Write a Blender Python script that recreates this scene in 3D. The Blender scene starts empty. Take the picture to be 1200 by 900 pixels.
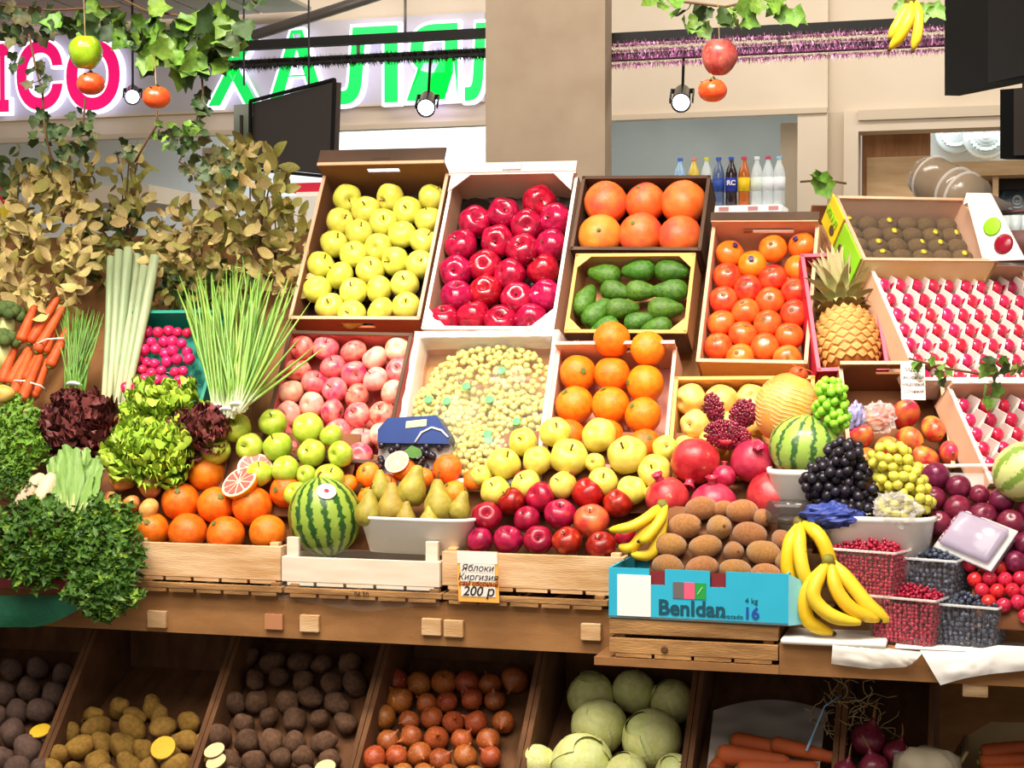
import bpy, math, random
from mathutils import Vector, Matrix, noise
random.seed(11)
R = math.radians; PI = math.pi; V = Vector
sc = bpy.context.scene; COL = sc.collection

# ------------------------------------------------------------------ camera
F = 2000.0; YAW = R(15.8); PITCH = math.atan(44 / F)
CAM = V((1.047, -3.70, 1.5))
cd = bpy.data.cameras.new('camera'); cam = bpy.data.objects.new('camera', cd); COL.objects.link(cam)
cd.sensor_width = 36; cd.lens = F / 1200 * 36; cd.clip_end = 60
cam.location = CAM; cam.rotation_euler = (PI / 2 - PITCH, 0, YAW); sc.camera = cam
RT = V((math.cos(YAW), math.sin(YAW), 0))
FW = V((-math.sin(YAW) * math.cos(PITCH), math.cos(YAW) * math.cos(PITCH), -math.sin(PITCH)))
UP = RT.cross(FW)

# ------------------------------------------------------------------ light
wd = bpy.data.worlds.new('world'); sc.world = wd; wd.use_nodes = True
wd.node_tree.nodes['Background'].inputs[0].default_value = (1.0, .93, .84, 1)
wd.node_tree.nodes['Background'].inputs[1].default_value = .44
def look(o, target): o.rotation_euler = (V(target) - o.location).to_track_quat('-Z', 'Y').to_euler()
def spot(loc, target, power, ang, blend=.6, size=.06, col=(1, .90, .76)):
    d = bpy.data.lights.new('spot_light', 'SPOT'); d.energy = power; d.spot_size = R(ang); d.spot_blend = blend
    d.shadow_soft_size = size; d.color = col
    o = bpy.data.objects.new('spot_light', d); COL.objects.link(o); o.location = loc; look(o, target); return o
def area(loc, target, power, sx, sy, col=(1, .93, .84)):
    d = bpy.data.lights.new('area_light', 'AREA'); d.shape = 'RECTANGLE'; d.size = sx; d.size_y = sy; d.energy = power; d.color = col
    o = bpy.data.objects.new('area_light', d); COL.objects.link(o); o.location = loc; look(o, target); return o
for lx in (-1.15, -.45, .25, .95):                       # shop spots over the display
    spot((lx, -.85, 3.05), (lx + .02, .34, 1.45), 152, 58, .9, .22)
area((.1, -2.4, 3.6), (.1, -.2, 1.3), 115, 3.6, 1.6)        # added soft fill above the aisle, out of view
area((-1.6, 3.9, 3.7), (-1.6, 4.6, 2), 34, 4.5, .5)      # added to brighten the back wall
area((1.6, 3.9, 3.7), (1.6, 4.6, 2), 20, 2.5, .5)  # second added light, for the right part of that wall
area((-.3, .9, 3.8), (-.3, 2.9, 2.0), 30, 1.6, .5)       # added to lift the brightness of the column
area((-1.5, 5.7, 2.95), (-1.5, 6.1, 1.8), 40, 3.5, .3, (.9, .96, 1)) # inside the lit rooms behind
area((1.3, 5.6, 2.7), (1.3, 6.3, 1.6), 5, 1.5, .2, (.95, 1, .98))  # added light to lift the grey of the recess
sc.view_settings.view_transform = 'Standard'; sc.view_settings.look = 'None'
sc.view_settings.exposure = .3; sc.view_settings.gamma = 1.0; sc.view_settings.use_curve_mapping = False

# ------------------------------------------------------------------ pixel helpers
def ray(px, py): return FW + RT * ((px - 600) / F) + UP * ((450 - py) / F)
def hit(px, py, p0, n):
    d = ray(px, py); return CAM + d * ((V(p0) - CAM).dot(n) / d.dot(n))
def hy(px, py, y): return hit(px, py, V((0, y, 0)), V((0, 1, 0)))
def hz(px, py, z): return hit(px, py, V((0, 0, z)), V((0, 0, 1)))
def ppm(p): return F / (V(p) - CAM).dot(FW)
class Plane:
    def __init__(s, y, z, tilt, yaw=0, x=0):
        t = R(tilt); a = R(yaw); s.p0 = V((x, y, z)); s.n = V((math.sin(a) * math.sin(t), -math.cos(a) * math.sin(t), math.cos(t))); s.v = V((-math.sin(a) * math.cos(t), math.cos(a) * math.cos(t), math.sin(t))); s.u = V((math.cos(a), math.sin(a), 0))
    def at(s, px, py, off=0): return hit(px, py, s.p0 + s.n * off, s.n)

# ------------------------------------------------------------------ mesh builder
class MB:
    def __init__(s): s.v = []; s.f = []; s.m = []; s.cur = 0
    def add(s, vs, fs, M=None):
        b = len(s.v)
        s.v += [tuple(M @ V(p)) for p in vs] if M is not None else [tuple(p) for p in vs]
        s.f += [tuple(b + i for i in f) for f in fs]; s.m += [s.cur] * len(fs); return s
    def box(s, c, d, M=None, bev=0):
        x, y, z = (k / 2 for k in d); cx, cy, cz = c
        if bev:
            b = bev; vs = []; fs = []
            lv = [(-z, b), (-z + b, 0), (z - b, 0), (z, b)]
            for zz, ins in lv:
                X = x - ins; Y = y - ins
                vs += [(cx - X + b * .6, cy - Y, cz + zz), (cx + X - b * .6, cy - Y, cz + zz), (cx + X, cy - Y + b * .6, cz + zz), (cx + X, cy + Y - b * .6, cz + zz),
                       (cx + X - b * .6, cy + Y, cz + zz), (cx - X + b * .6, cy + Y, cz + zz), (cx - X, cy + Y - b * .6, cz + zz), (cx - X, cy - Y + b * .6, cz + zz)]
            for k in range(3):
                for i in range(8): j = (i + 1) % 8; fs.append((k * 8 + i, k * 8 + j, k * 8 + 8 + j, k * 8 + 8 + i))
            fs.append(tuple(range(7, -1, -1))); fs.append(tuple(range(24, 32)))
            return s.add(vs, fs, M)
        vs = [(cx + a * x, cy + b * y, cz + e * z) for a in (-1, 1) for b in (-1, 1) for e in (-1, 1)]
        return s.add(vs, [(0, 1, 3, 2), (4, 6, 7, 5), (0, 4, 5, 1), (2, 3, 7, 6), (0, 2, 6, 4), (1, 5, 7, 3)], M)
    def lathe(s, prof, seg=20, M=None, lobes=0, amp=0, fn=None):
        vs = []; fs = []; n = len(prof)
        for r, z in prof:
            for k in range(seg):
                a = 2 * PI * k / seg; q = r * (1 + amp * math.cos(lobes * a)) if lobes else r
                p = V((q * math.cos(a), q * math.sin(a), z)); vs.append(fn(p) if fn else p)
        for i in range(n - 1):
            for k in range(seg):
                j = (k + 1) % seg; fs.append((i * seg + k, i * seg + j, (i + 1) * seg + j, (i + 1) * seg + k))
        if prof[0][0] > 1e-6: fs.append(tuple(range(seg - 1, -1, -1)))
        if prof[-1][0] > 1e-6: fs.append(tuple((n - 1) * seg + k for k in range(seg)))
        return s.add(vs, fs, M)
    def tube(s, pts, rad, seg=8, M=None, flat=1.0):
        pts = [V(p) for p in pts]; n = len(pts); vs = []; fs = []
        rad = rad if isinstance(rad, (list, tuple)) else [rad] * n
        t0 = (pts[1] - pts[0]).normalized(); a = t0.orthogonal().normalized()
        for i, p in enumerate(pts):
            t = (pts[min(i + 1, n - 1)] - pts[max(i - 1, 0)]).normalized()
            a = (a - t * a.dot(t)).normalized(); b = t.cross(a)
            for k in range(seg):
                w = 2 * PI * k / seg; vs.append(p + a * (rad[i] * math.cos(w)) + b * (rad[i] * flat * math.sin(w)))
        for i in range(n - 1):
            for k in range(seg):
                j = (k + 1) % seg; fs.append((i * seg + k, i * seg + j, (i + 1) * seg + j, (i + 1) * seg + k))
        fs.append(tuple(range(seg - 1, -1, -1))); fs.append(tuple((n - 1) * seg + k for k in range(seg)))
        return s.add(vs, fs, M)
    def sphere(s, c, r, seg=10, M=None, sc3=(1, 1, 1)):
        n = max(5, seg * 2 // 3); c = V(c)
        prof = [(max(math.sin(PI * i / n), 0), -math.cos(PI * i / n)) for i in range(n + 1)]
        return s.lathe(prof, seg, None, fn=lambda p: (M @ (c + V((p.x * r * sc3[0], p.y * r * sc3[1], p.z * r * sc3[2])))) if M is not None else c + V((p.x * r * sc3[0], p.y * r * sc3[1], p.z * r * sc3[2])))
    def prism(s, poly, y0, y1, M=None):      # poly in local x,z extruded along y
        n = len(poly); vs = [(x, y0, z) for x, z in poly] + [(x, y1, z) for x, z in poly]
        fs = [tuple(range(n)), tuple(range(2 * n - 1, n - 1, -1))] + [(i, (i + 1) % n + 0, n + (i + 1) % n, n + i)[::-1] for i in range(n)]
        return s.add(vs, fs, M)
    def mesh(s, name, mats, smooth=True):
        m = bpy.data.meshes.new(name); m.from_pydata(s.v, [], s.f)
        for mt in (mats if isinstance(mats, (list, tuple)) else [mats]): m.materials.append(mt)
        m.polygons.foreach_set('material_index', s.m)
        if smooth: m.polygons.foreach_set('use_smooth', [True] * len(s.f))
        m.update(); return m

# ------------------------------------------------------------------ object helpers
def tag(o, label=None, cat=None, group=None, kind=None):
    for k, v in (('label', label), ('category', cat), ('group', group), ('kind', kind)):
        if v: o[k] = v
    return o
def obj(name, mesh, parent=None, M=None):
    o = bpy.data.objects.new(name, mesh); COL.objects.link(o)
    if parent: o.parent = parent
    if M is not None: o.matrix_basis = M
    return o
def empty(name, M, label, cat, group=None):
    o = bpy.data.objects.new(name, None); COL.objects.link(o); o.empty_display_size = .02
    o.matrix_basis = M; return tag(o, label, cat, group)
def T(*p): return Matrix.Translation(V(p[0]) if len(p) == 1 else V(p))
def S(x, y=None, z=None): return Matrix.Diagonal((x, x if y is None else y, x if z is None else z, 1))
def RX(a): return Matrix.Rotation(a, 4, 'X')
def RY(a): return Matrix.Rotation(a, 4, 'Y')
def RZ(a): return Matrix.Rotation(a, 4, 'Z')
def frame(o, x, y, z): 
    m = Matrix((x, y, z)).transposed().to_4x4(); m.translation = o; return m
def zto(d, roll=0):                       # rotation taking +Z to d
    return V(d).to_track_quat('Z', 'Y').to_matrix().to_4x4() @ RZ(roll)
def part(name, mb, mats, parent, smooth=False, M=None): return obj(name, mb.mesh(name, mats, smooth), parent, M)
def rnd(a, b): return random.uniform(a, b)
def struct(name, mb, mats, smooth=False): return tag(obj(name, mb.mesh(name, mats, smooth)), kind='structure')

# ------------------------------------------------------------------ materials
def hexc(h):
    h = h.lstrip('#'); c = [int(h[i:i + 2], 16) / 255 for i in (0, 2, 4)]
    return tuple(x / 12.92 if x <= .04045 else ((x + .055) / 1.055) ** 2.4 for x in c) + (1,)
MATS = {}
def mat(name, c1, c2=None, scale=8, rough=.5, bump=0, bscale=60, rv=0, rh=0, spec=.5, sss=0, sssc=None, alpha=1, trans=0, metal=0,
        emit=0, stretch=None, detail=3, lo=.35, hi=.65, coat=0, ior=1.45, sheen=0, kind='noise', gcol=None, g=(0, 1), gaxis=2, c3=None, s3=20, t3=(.6, .7)):
    if name in MATS: return MATS[name]
    m = bpy.data.materials.new(name); m.use_nodes = True; nt = m.node_tree; N = nt.nodes; L = nt.links; b = N['Principled BSDF']
    I = b.inputs; I['Roughness'].default_value = rough; I['Specular IOR Level'].default_value = spec; I['Metallic'].default_value = metal
    I['Alpha'].default_value = alpha; I['Transmission Weight'].default_value = trans; I['IOR'].default_value = ior
    I['Coat Weight'].default_value = coat; I['Sheen Weight'].default_value = sheen
    if sss: I['Subsurface Weight'].default_value = sss; I['Subsurface Scale'].default_value = .01; I['Subsurface Radius'].default_value = sssc or (1, .5, .25)
    tc = N.new('ShaderNodeTexCoord'); oi = N.new('ShaderNodeObjectInfo'); mp = N.new('ShaderNodeMapping')
    L.new(tc.outputs['Object'], mp.inputs[0])
    if stretch: mp.inputs['Scale'].default_value = stretch
    mu = N.new('ShaderNodeMath'); mu.operation = 'MULTIPLY'; mu.inputs[1].default_value = 37; L.new(oi.outputs['Random'], mu.inputs[0])
    def nz(s, d=3):
        n = N.new('ShaderNodeTexNoise'); n.noise_dimensions = '4D'; n.inputs['Scale'].default_value = s; n.inputs['Detail'].default_value = d
        L.new(mp.outputs[0], n.inputs['Vector']); L.new(mu.outputs[0], n.inputs['W']); return n.outputs['Fac']
    def mr(src, a, bb, c=0, d=1):
        n = N.new('ShaderNodeMapRange'); n.inputs[1].default_value = a; n.inputs[2].default_value = bb; n.inputs[3].default_value = c; n.inputs[4].default_value = d
        L.new(src, n.inputs[0]); return n.outputs[0]
    def mix(f, A, B):
        n = N.new('ShaderNodeMix'); n.data_type = 'RGBA'
        L.new(f, n.inputs['Factor'])
        for k, c in ((6, A), (7, B)):
            if isinstance(c, tuple): n.inputs[k].default_value = c
            else: L.new(c, n.inputs[k])
        return n.outputs[2]
    cur = hexc(c1)
    if c2:
        if kind == 'noise': f = mr(nz(scale, detail), lo, hi)
        elif kind == 'stripe':          # meridian stripes about local Z
            sep = N.new('ShaderNodeSeparateXYZ'); L.new(tc.outputs['Object'], sep.inputs[0])
            at = N.new('ShaderNodeMath'); at.operation = 'ARCTAN2'; L.new(sep.outputs[1], at.inputs[0]); L.new(sep.outputs[0], at.inputs[1])
            w = N.new('ShaderNodeMath'); w.operation = 'MULTIPLY_ADD'; w.inputs[1].default_value = scale; L.new(at.outputs[0], w.inputs[0])
            q = mr(nz(7, 5), .2, .8, -1.5, 1.5); L.new(q, w.inputs[2])
            sn = N.new('ShaderNodeMath'); sn.operation = 'SINE'; L.new(w.outputs[0], sn.inputs[0]); f = mr(sn.outputs[0], lo, hi)
        elif kind == 'wood':
            wv = N.new('ShaderNodeTexNoise'); wv.inputs['Scale'].default_value = scale; wv.inputs['Detail'].default_value = 5
            L.new(mp.outputs[0], wv.inputs['Vector']); f = mr(wv.outputs['Fac'], lo, hi)
        cur = mix(f, cur, hexc(c2))
    if c3: cur = mix(mr(nz(s3, 2), t3[0], t3[1]), cur, hexc(c3))
    if gcol:
        sep = N.new('ShaderNodeSeparateXYZ'); L.new(tc.outputs['Object'], sep.inputs[0])
        n = N.new('ShaderNodeMath'); n.operation = 'MULTIPLY_ADD'; n.inputs[1].default_value = (g[1] - g[0]) * .5; L.new(nz(3, 3), n.inputs[0]); L.new(sep.outputs[gaxis], n.inputs[2])
        off = (g[1] - g[0]) * .25
        cur = mix(mr(n.outputs[0], g[0] + off, g[1] + off), cur, hexc(gcol))
    if rv or rh:
        h = N.new('ShaderNodeHueSaturation')
        L.new(mr(oi.outputs['Random'], 0, 1, 1 - rv, 1 + rv), h.inputs['Value'])
        mm = N.new('ShaderNodeMath'); mm.operation = 'FRACT'; m2 = N.new('ShaderNodeMath'); m2.operation = 'MULTIPLY'; m2.inputs[1].default_value = 7.13
        L.new(oi.outputs['Random'], m2.inputs[0]); L.new(m2.outputs[0], mm.inputs[0]); L.new(mr(mm.outputs[0], 0, 1, .5 - rh, .5 + rh), h.inputs['Hue'])
        if isinstance(cur, tuple): h.inputs['Color'].default_value = cur
        else: L.new(cur, h.inputs['Color'])
        cur = h.outputs[0]
    if isinstance(cur, tuple): I['Base Color'].default_value = cur
    else: L.new(cur, I['Base Color'])
    if bump:
        bn = N.new('ShaderNodeBump'); bn.inputs['Strength'].default_value = bump; bn.inputs['Distance'].default_value = .004
        L.new(nz(bscale, 3), bn.inputs['Height']); L.new(bn.outputs[0], I['Normal'])
    if emit:
        I['Emission Strength'].default_value = emit; I['Emission Color'].default_value = hexc(c1)
    MATS[name] = m; return m

wood = mat('pale_wood', '#d8b48a', '#b98d5c', 3, .75, .3, 30, stretch=(2, 14, 14), kind='wood', rv=.08)
wood_old = mat('rough_wood', '#b0834f', '#7d5730', 3, .85, .5, 30, stretch=(2, 12, 12), kind='wood', rv=.15)
ply = mat('plywood', '#9a6b3c', '#84592f', 4, .8, .2, 90, stretch=(2, 2, 6))
bin_wood = mat('bin_board', '#6b4526', '#523218', 4, .85, .3, 40, stretch=(8, 3, 3), rv=.1)
card = mat('brown_cardboard', '#c08a58', '#a8744a', 5, .85, .1, 80, rv=.05)
card_d = mat('dark_cardboard', '#5a4232', '#463224', 5, .85, .1, 80)
card_o = mat('orange_cardboard', '#b5633a', '#a5552f', 4, .8)
card_w = mat('white_cardboard', '#efe2d8', '#e2d0c4', 5, .8)
card_pk = mat('pinkish_cardboard', '#dcae90', '#cf9c7c', 5, .8)
card_b = mat('brown_inner_cardboard', '#8c5a36', '#7a4b2b', 5, .85)
card_y = mat('cream_cardboard', '#e0a860', '#d39a52', 5, .8)
plast_w = mat('white_plastic', '#f0ece4', rough=.35, spec=.4)
plast_blk = mat('black_plastic', '#15110f', rough=.25)
foilblk = mat('black_film', '#241c1a', '#3a302c', 30, .2, .6, 40)
film = mat('clear_film', '#b8b0a8', rough=.06, alpha=.06, spec=1.0, bump=.8, bscale=25)
film_m = mat('milky_film', '#f6efe6', '#ffffff', 10, .3, .8, 12, alpha=.45, spec=.5)
paper = mat('white_paper', '#f6f0e8', '#ece4da', 10, .8)
brown_stem = mat('stem_brown', '#5a3d20', rough=.8)
# ------------------------------------------------------------------ fruit and vegetable kinds (unit radius, stem along +Z)
def ball(fn=None, seg=22, n=14, a=1.0):
    return [(math.sin(PI * i / n), -math.cos(PI * i / n) * a) for i in range(n + 1)]
def apple_prof(h=.88, dt=.30, db=.14, taper=0, n=20):
    out = []
    for i in range(n + 1):
        t = PI * i / n; r = math.sin(t); z = -math.cos(t) * h
        if i == 0 or i == n: r = 0
        r *= 1 + taper * z
        z += -dt * math.exp(-(r / .27) ** 2) if t > PI / 2 else db * math.exp(-(r / .24) ** 2)
        out.append((r, z))
    return out
def lump(amp, freq, seed, sx=1, sy=1, sz=1):
    o = V((seed * 7.3, seed * 3.1, seed * 1.7))
    return lambda p: V((p.x * sx, p.y * sy, p.z * sz)) * (1 + amp * noise.noise(p * freq + o))
def variants(name, mats, k, f):
    out = []
    for i in range(k):
        mb = MB(); f(mb, i); out.append(mb.mesh(name, mats))
    return out
stem_m = MB().tube([(0, 0, .48), (.03, 0, .75), (.1, 0, .95)], [.05, .04, .06], 6).mesh('stem', brown_stem)
def apple_kind(name, m, h=.88, taper=.06, lob=.02):
    return dict(name=name, body=variants(name, m, 3, lambda mb, i: mb.lathe(apple_prof(h, taper=taper), 24, fn=lump(.05, 1.3, i + 1), lobes=5, amp=lob)), parts=[('stem', stem_m, .75)])
m_ya = mat('yellow_apple_skin', '#c4be3c', '#d6cc5c', 2.2, .36, rv=.06, rh=.012, sss=.1, c3='#8f8a2a', s3=45, t3=(.72, .78))
m_ra = mat('dark_red_apple_skin', '#b4123a', '#7c0626', 2.5, .18, rv=.12, rh=.01, coat=.3, c3='#e08a80', s3=50, t3=(.74, .8))
m_pa = mat('pink_apple_skin', '#d32c4c', '#eda08a', 1.6, .3, rv=.08, rh=.015, lo=.35, hi=.75, c3='#f2cdb0', s3=30, t3=(.66, .8))
m_pa2 = mat('pale_pink_apple_skin', '#efae98', '#d8465c', 1.5, .32, rv=.05, rh=.02, lo=.45, hi=.85)
m_rb = mat('crimson_apple_skin', '#a81224', '#7c0b1e', 2.0, .28, rv=.15, rh=.02, c3='#e0603c', s3=1.6, t3=(.6, .8))
m_rb2 = mat('orange_red_apple_skin', '#e2603a', '#c22a32', 1.5, .3, rv=.1, rh=.015)
m_ga = mat('green_apple_skin', '#9cb12a', '#b9c648', 2.0, .3, rv=.07, rh=.012, c3='#dfe39a', s3=40, t3=(.72, .8))
m_yq = mat('yellow_quince_skin', '#ccb83c', '#dccb62', 2.0, .42, rv=.06, rh=.012, sss=.1)
m_qn = mat('golden_quince_skin', '#d8aa48', '#e2c070', 2.0, .45, rv=.06, rh=.012, c3='#b98a30', s3=8, t3=(.7, .85))
m_or = mat('orange_peel', '#e0660c', '#ea8018', 3, .38, .35, 22, rv=.06, rh=.01, spec=.45, sss=.08)
m_tg = mat('tangerine_peel', '#ea6a10', '#f28420', 3, .35, .35, 20, rv=.05, rh=.01)
m_gf = mat('grapefruit_peel', '#e2661a', '#ea7f36', 1.6, .38, .3, 22, rv=.05, rh=.012, c3='#e85a38', s3=1.3, t3=(.5, .75))
m_ps = mat('persimmon_skin', '#e0441c', '#ee6a2a', 1.5, .28, rv=.06, rh=.014, coat=.2)
m_ps2 = mat('orange_persimmon_skin', '#e86a14', '#f08426', 1.5, .3, rv=.05, rh=.01, coat=.2)
m_av = mat('avocado_skin', '#4f7a1e', '#33591a', 5, .35, .5, 18, rv=.12, rh=.015, c3='#7ea23c', s3=14, t3=(.62, .75))
m_kw = mat('kiwi_skin', '#a8733a', '#8d5c2c', 9, .85, .5, 45, rv=.12, rh=.01, sheen=.3)
m_pg = mat('pomegranate_skin', '#a5123a', '#cc4456', 1.7, .3, .15, 30, rv=.1, rh=.012, c3='#e89a6a', s3=3, t3=(.66, .82))
m_pr = mat('pear_skin', '#a8963a', '#8f7c28', 3, .55, .1, 60, rv=.08, rh=.015, c3='#7c6420', s3=40, t3=(.62, .72))
m_mg = mat('mango_skin', '#c2283c', '#e0973a', 1.3, .3, rv=.1, rh=.02, lo=.4, hi=.68)
m_pf = mat('purple_plum_skin', '#5c1430', '#7c2444', 2, .28, rv=.15, rh=.015, c3='#a8607a', s3=3, t3=(.66, .85))
m_py = mat('yellow_potato_skin', '#a67f35', '#8a6526', 4, .8, .4, 30, rv=.12, c3='#5e431c', s3=18, t3=(.64, .72))
m_pd = mat('earthy_potato_skin', '#6e4f36', '#55392a', 4, .85, .5, 30, rv=.18, c3='#3e281c', s3=12, t3=(.6, .72))
m_pv = mat('grey_potato_skin', '#6a5247', '#584036', 4, .8, .4, 30, rv=.1)
m_on = mat('onion_skin', '#b4622c', '#8e4520', 3, .35, .15, 30, rv=.2, rh=.015, stretch=(3, 3, .6), c3='#d8a060', s3=2, t3=(.62, .8))
m_ro = mat('red_onion_skin', '#5a1428', '#7c2a3c', 3, .3, rv=.1, stretch=(3, 3, .6))
m_cb = mat('cabbage_leaf', '#ccd07c', '#dde09e', 3, .55, .5, 9, rv=.07, rh=.012)
m_rd = mat('radish_skin', '#cc1650', '#dc2f68', 3, .3, rv=.1, rh=.01)
m_ct = mat('carrot_skin', '#e2622a', '#d04f1c', 4, .55, .5, 12, rv=.08, stretch=(1, 1, 6))
m_ctd = mat('unwashed_carrot_skin', '#b5521e', '#8e3e16', 4, .7, .5, 14, rv=.12)
m_sp = mat('sweet_fruit_skin', '#e0a468', '#d8853e', 2, .5, rv=.12, rh=.015)
m_gre = mat('calyx_green', '#6c7a2c', '#4c5a1e', 12, .7)
m_dry = mat('calyx_dry', '#7a5a2a', rough=.8)
m_stk = mat('fruit_sticker', '#3a2a6a', rough=.4)
m_white = mat('matt_white', '#f4efe8', rough=.7)

button = MB().lathe([(0, .97), (.09, .965), (.1, 1.0), (.04, 1.02), (0, 1.02)], 8).mesh('stem_button', m_gre)
def star_mesh(n, r, z0, z1, m, tip=.35):
    mb = MB()
    for k in range(n):
        a = 2 * PI * k / n; c, s_ = math.cos(a), math.sin(a); w = .5 * r * PI / n * 1.3
        mb.add([(0, 0, z0), (c * r * .5 - s_ * w, s_ * r * .5 + c * w, z0 + .02), (c * r, s_ * r, z1), (c * r * .5 + s_ * w, s_ * r * .5 - c * w, z0 + .02)], [(0, 3, 2, 1)])
    return mb.mesh('calyx', m)
citrus_star = star_mesh(5, .2, 1.0, .99, m_gre)
pers_calyx = MB().lathe([(0, .80), (.12, .835), (.16, .815), (.05, .86), (0, .87)], 8).mesh('calyx', m_dry)
stick_me = MB().lathe([(0, 1.012), (.16, .998), (.2, .985)], 12).mesh('sticker', m_stk)
def citrus_kind(name, m, a=.95, p=citrus_star):
    return dict(name=name, body=variants(name, m, 2, lambda mb, i: mb.lathe(ball(a=a), 24, fn=lump(.035, 1.2, i + 3))), parts=[('stem_end', p, .6)])
KIND = dict(
    yellow_apple=apple_kind('yellow_apple', m_ya), red_apple=apple_kind('red_apple', m_ra, .98, .1, .035), pink_apple=apple_kind('pink_apple', m_pa, .84, .03),
    pale_apple=apple_kind('pale_pink_apple', m_pa2, .84, .03), crimson_apple=apple_kind('crimson_apple', m_rb, .92, .08), blush_apple=apple_kind('crimson_apple', m_rb2, .92, .08),
    green_apple=apple_kind('green_apple', m_ga, .9), yellow_quince=apple_kind('yellow_quince', m_yq, .86, .02, .03), golden_quince=apple_kind('golden_quince', m_qn, .98, -.06, .04),
    orange=citrus_kind('orange', m_or), tangerine=citrus_kind('tangerine', m_tg, .88), grapefruit=citrus_kind('grapefruit', m_gf, .97, button),
    persimmon=dict(name='persimmon', body=variants('persimmon', m_ps, 2, lambda mb, i: mb.lathe(apple_prof(.86, .06, .05), 22, lobes=4, amp=.015, fn=lump(.03, 1.2, i))), parts=[('calyx', pers_calyx, .8)]),
    orange_persimmon=dict(name='persimmon', body=variants('persimmon', m_ps2, 2, lambda mb, i: mb.lathe(apple_prof(.86, .06, .05), 22, lobes=4, amp=.015, fn=lump(.03, 1.2, i + 4))), parts=[('calyx', pers_calyx, .5), ('sticker', stick_me, .5)]),
    avocado=dict(name='avocado', body=variants('avocado', m_av, 2, lambda mb, i: mb.lathe([(0, -1.0), (.3, -.95), (.55, -.75), (.66, -.4), (.64, 0), (.53, .35), (.4, .65), (.29, .87), (.15, .98), (0, 1.0)], 18, fn=lump(.05, 1.4, i))),
                 parts=[('stem_button', MB().lathe([(.09, .97), (.08, 1.03), (0, 1.03)], 7).mesh('stem_button', m_dry), 1)]),
    kiwi=dict(name='kiwifruit', body=variants('kiwifruit', m_kw, 3, lambda mb, i: mb.lathe([(r * .72, z) for r, z in ball()], 20, fn=lump(.06, 1.4, i))),
              parts=[('tip', MB().lathe([(.12, .96), (.09, 1.04), (0, 1.05)], 7).mesh('tip', brown_stem), 1)]),
    pomegranate=dict(name='pomegranate', body=variants('pomegranate', m_pg, 2, lambda mb, i: mb.lathe(ball(a=.93), 24, lobes=6, amp=.02, fn=lump(.05, 1.2, i))),
                     parts=[('crown', MB().lathe([(.24, .86), (.17, 1.0), (.2, 1.12), (.28, 1.24), (.22, 1.22), (.14, 1.08), (0, 1.04)], 12, lobes=6, amp=.12).mesh('crown', m_pg), 1)]),
    mango=dict(name='mango', body=variants('mango', m_mg, 2, lambda mb, i: mb.lathe([(r * .82, z) for r, z in ball()], 20, fn=lambda p: V((p.x + .12 * p.z * p.z, p.y * .86, p.z)) * (1 + .04 * noise.noise(p * 1.3 + V((i, 0, 0)))))), parts=[('stem_end', button, .7)]),
    plum=dict(name='plum', body=variants('plum', m_pf, 2, lambda mb, i: mb.lathe(apple_prof(1.0, .12, .03), 18, fn=lump(.05, 1.2, i))), parts=[]),
    yellow_potato=dict(name='potato', body=variants('potato', m_py, 4, lambda mb, i: mb.lathe([(r * .76, z) for r, z in ball()], 16, fn=lump(.28, 1.1, i + 2, 1, .9, 1))), parts=[]),
    dark_potato=dict(name='potato', body=variants('potato', m_pd, 4, lambda mb, i: mb.lathe([(r * .84, z) for r, z in ball()], 16, fn=lump(.25, 1.2, i + 9, 1, .92, 1))), parts=[]),
    grey_potato=dict(name='potato', body=variants('potato', m_pv, 2, lambda mb, i: mb.lathe([(r * .86, z) for r, z in ball()], 16, fn=lump(.2, 1.2, i + 5))), parts=[]),
    onion=dict(name='onion', body=variants('onion', m_on, 3, lambda mb, i: mb.lathe([(0, -.86), (.16, -.86), (.55, -.72), (.88, -.36), (1, .04), (.9, .42), (.6, .72), (.3, .88), (.15, 1.02), (.08, 1.2), (.1, 1.32), (0, 1.32)], 18, fn=lump(.06, 1.3, i))),
               parts=[('root_tuft', MB().lathe([(.16, -.84), (.2, -.93), (.1, -.97), (0, -.95)], 8).mesh('root_tuft', m_dry), 1)]),
    red_onion=dict(name='red_onion', body=variants('red_onion', m_ro, 2, lambda mb, i: mb.lathe([(0, -.8), (.16, -.8), (.6, -.66), (.92, -.3), (1, .04), (.88, .42), (.58, .7), (.28, .9), (.14, 1.1), (.1, 1.3), (0, 1.3)], 18, fn=lump(.05, 1.3, i))),
               parts=[('dry_neck', MB().tube([(0, 0, 1.2), (.1, .05, 1.7), (.3, 0, 2.2)], [.1, .06, .03], 6).mesh('dry_neck', m_dry), 1)]),
    radish=dict(name='radish', body=variants('radish', m_rd, 2, lambda mb, i: mb.lathe(ball(a=1), 14, fn=lump(.08, 1.2, i))),
                parts=[('root_tip', MB().tube([(0, 0, -.9), (.05, 0, -1.3), (.2, .05, -1.8)], [.16, .07, .02], 6).mesh('root_tip', m_white), 1)]),
    sweet=dict(name='tan_fruit', body=variants('tan_fruit', m_sp, 3, lambda mb, i: mb.lathe([(r * .78, z) for r, z in ball()], 18, fn=lump(.15, 1.1, i + 1))), parts=[]),
)
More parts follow.
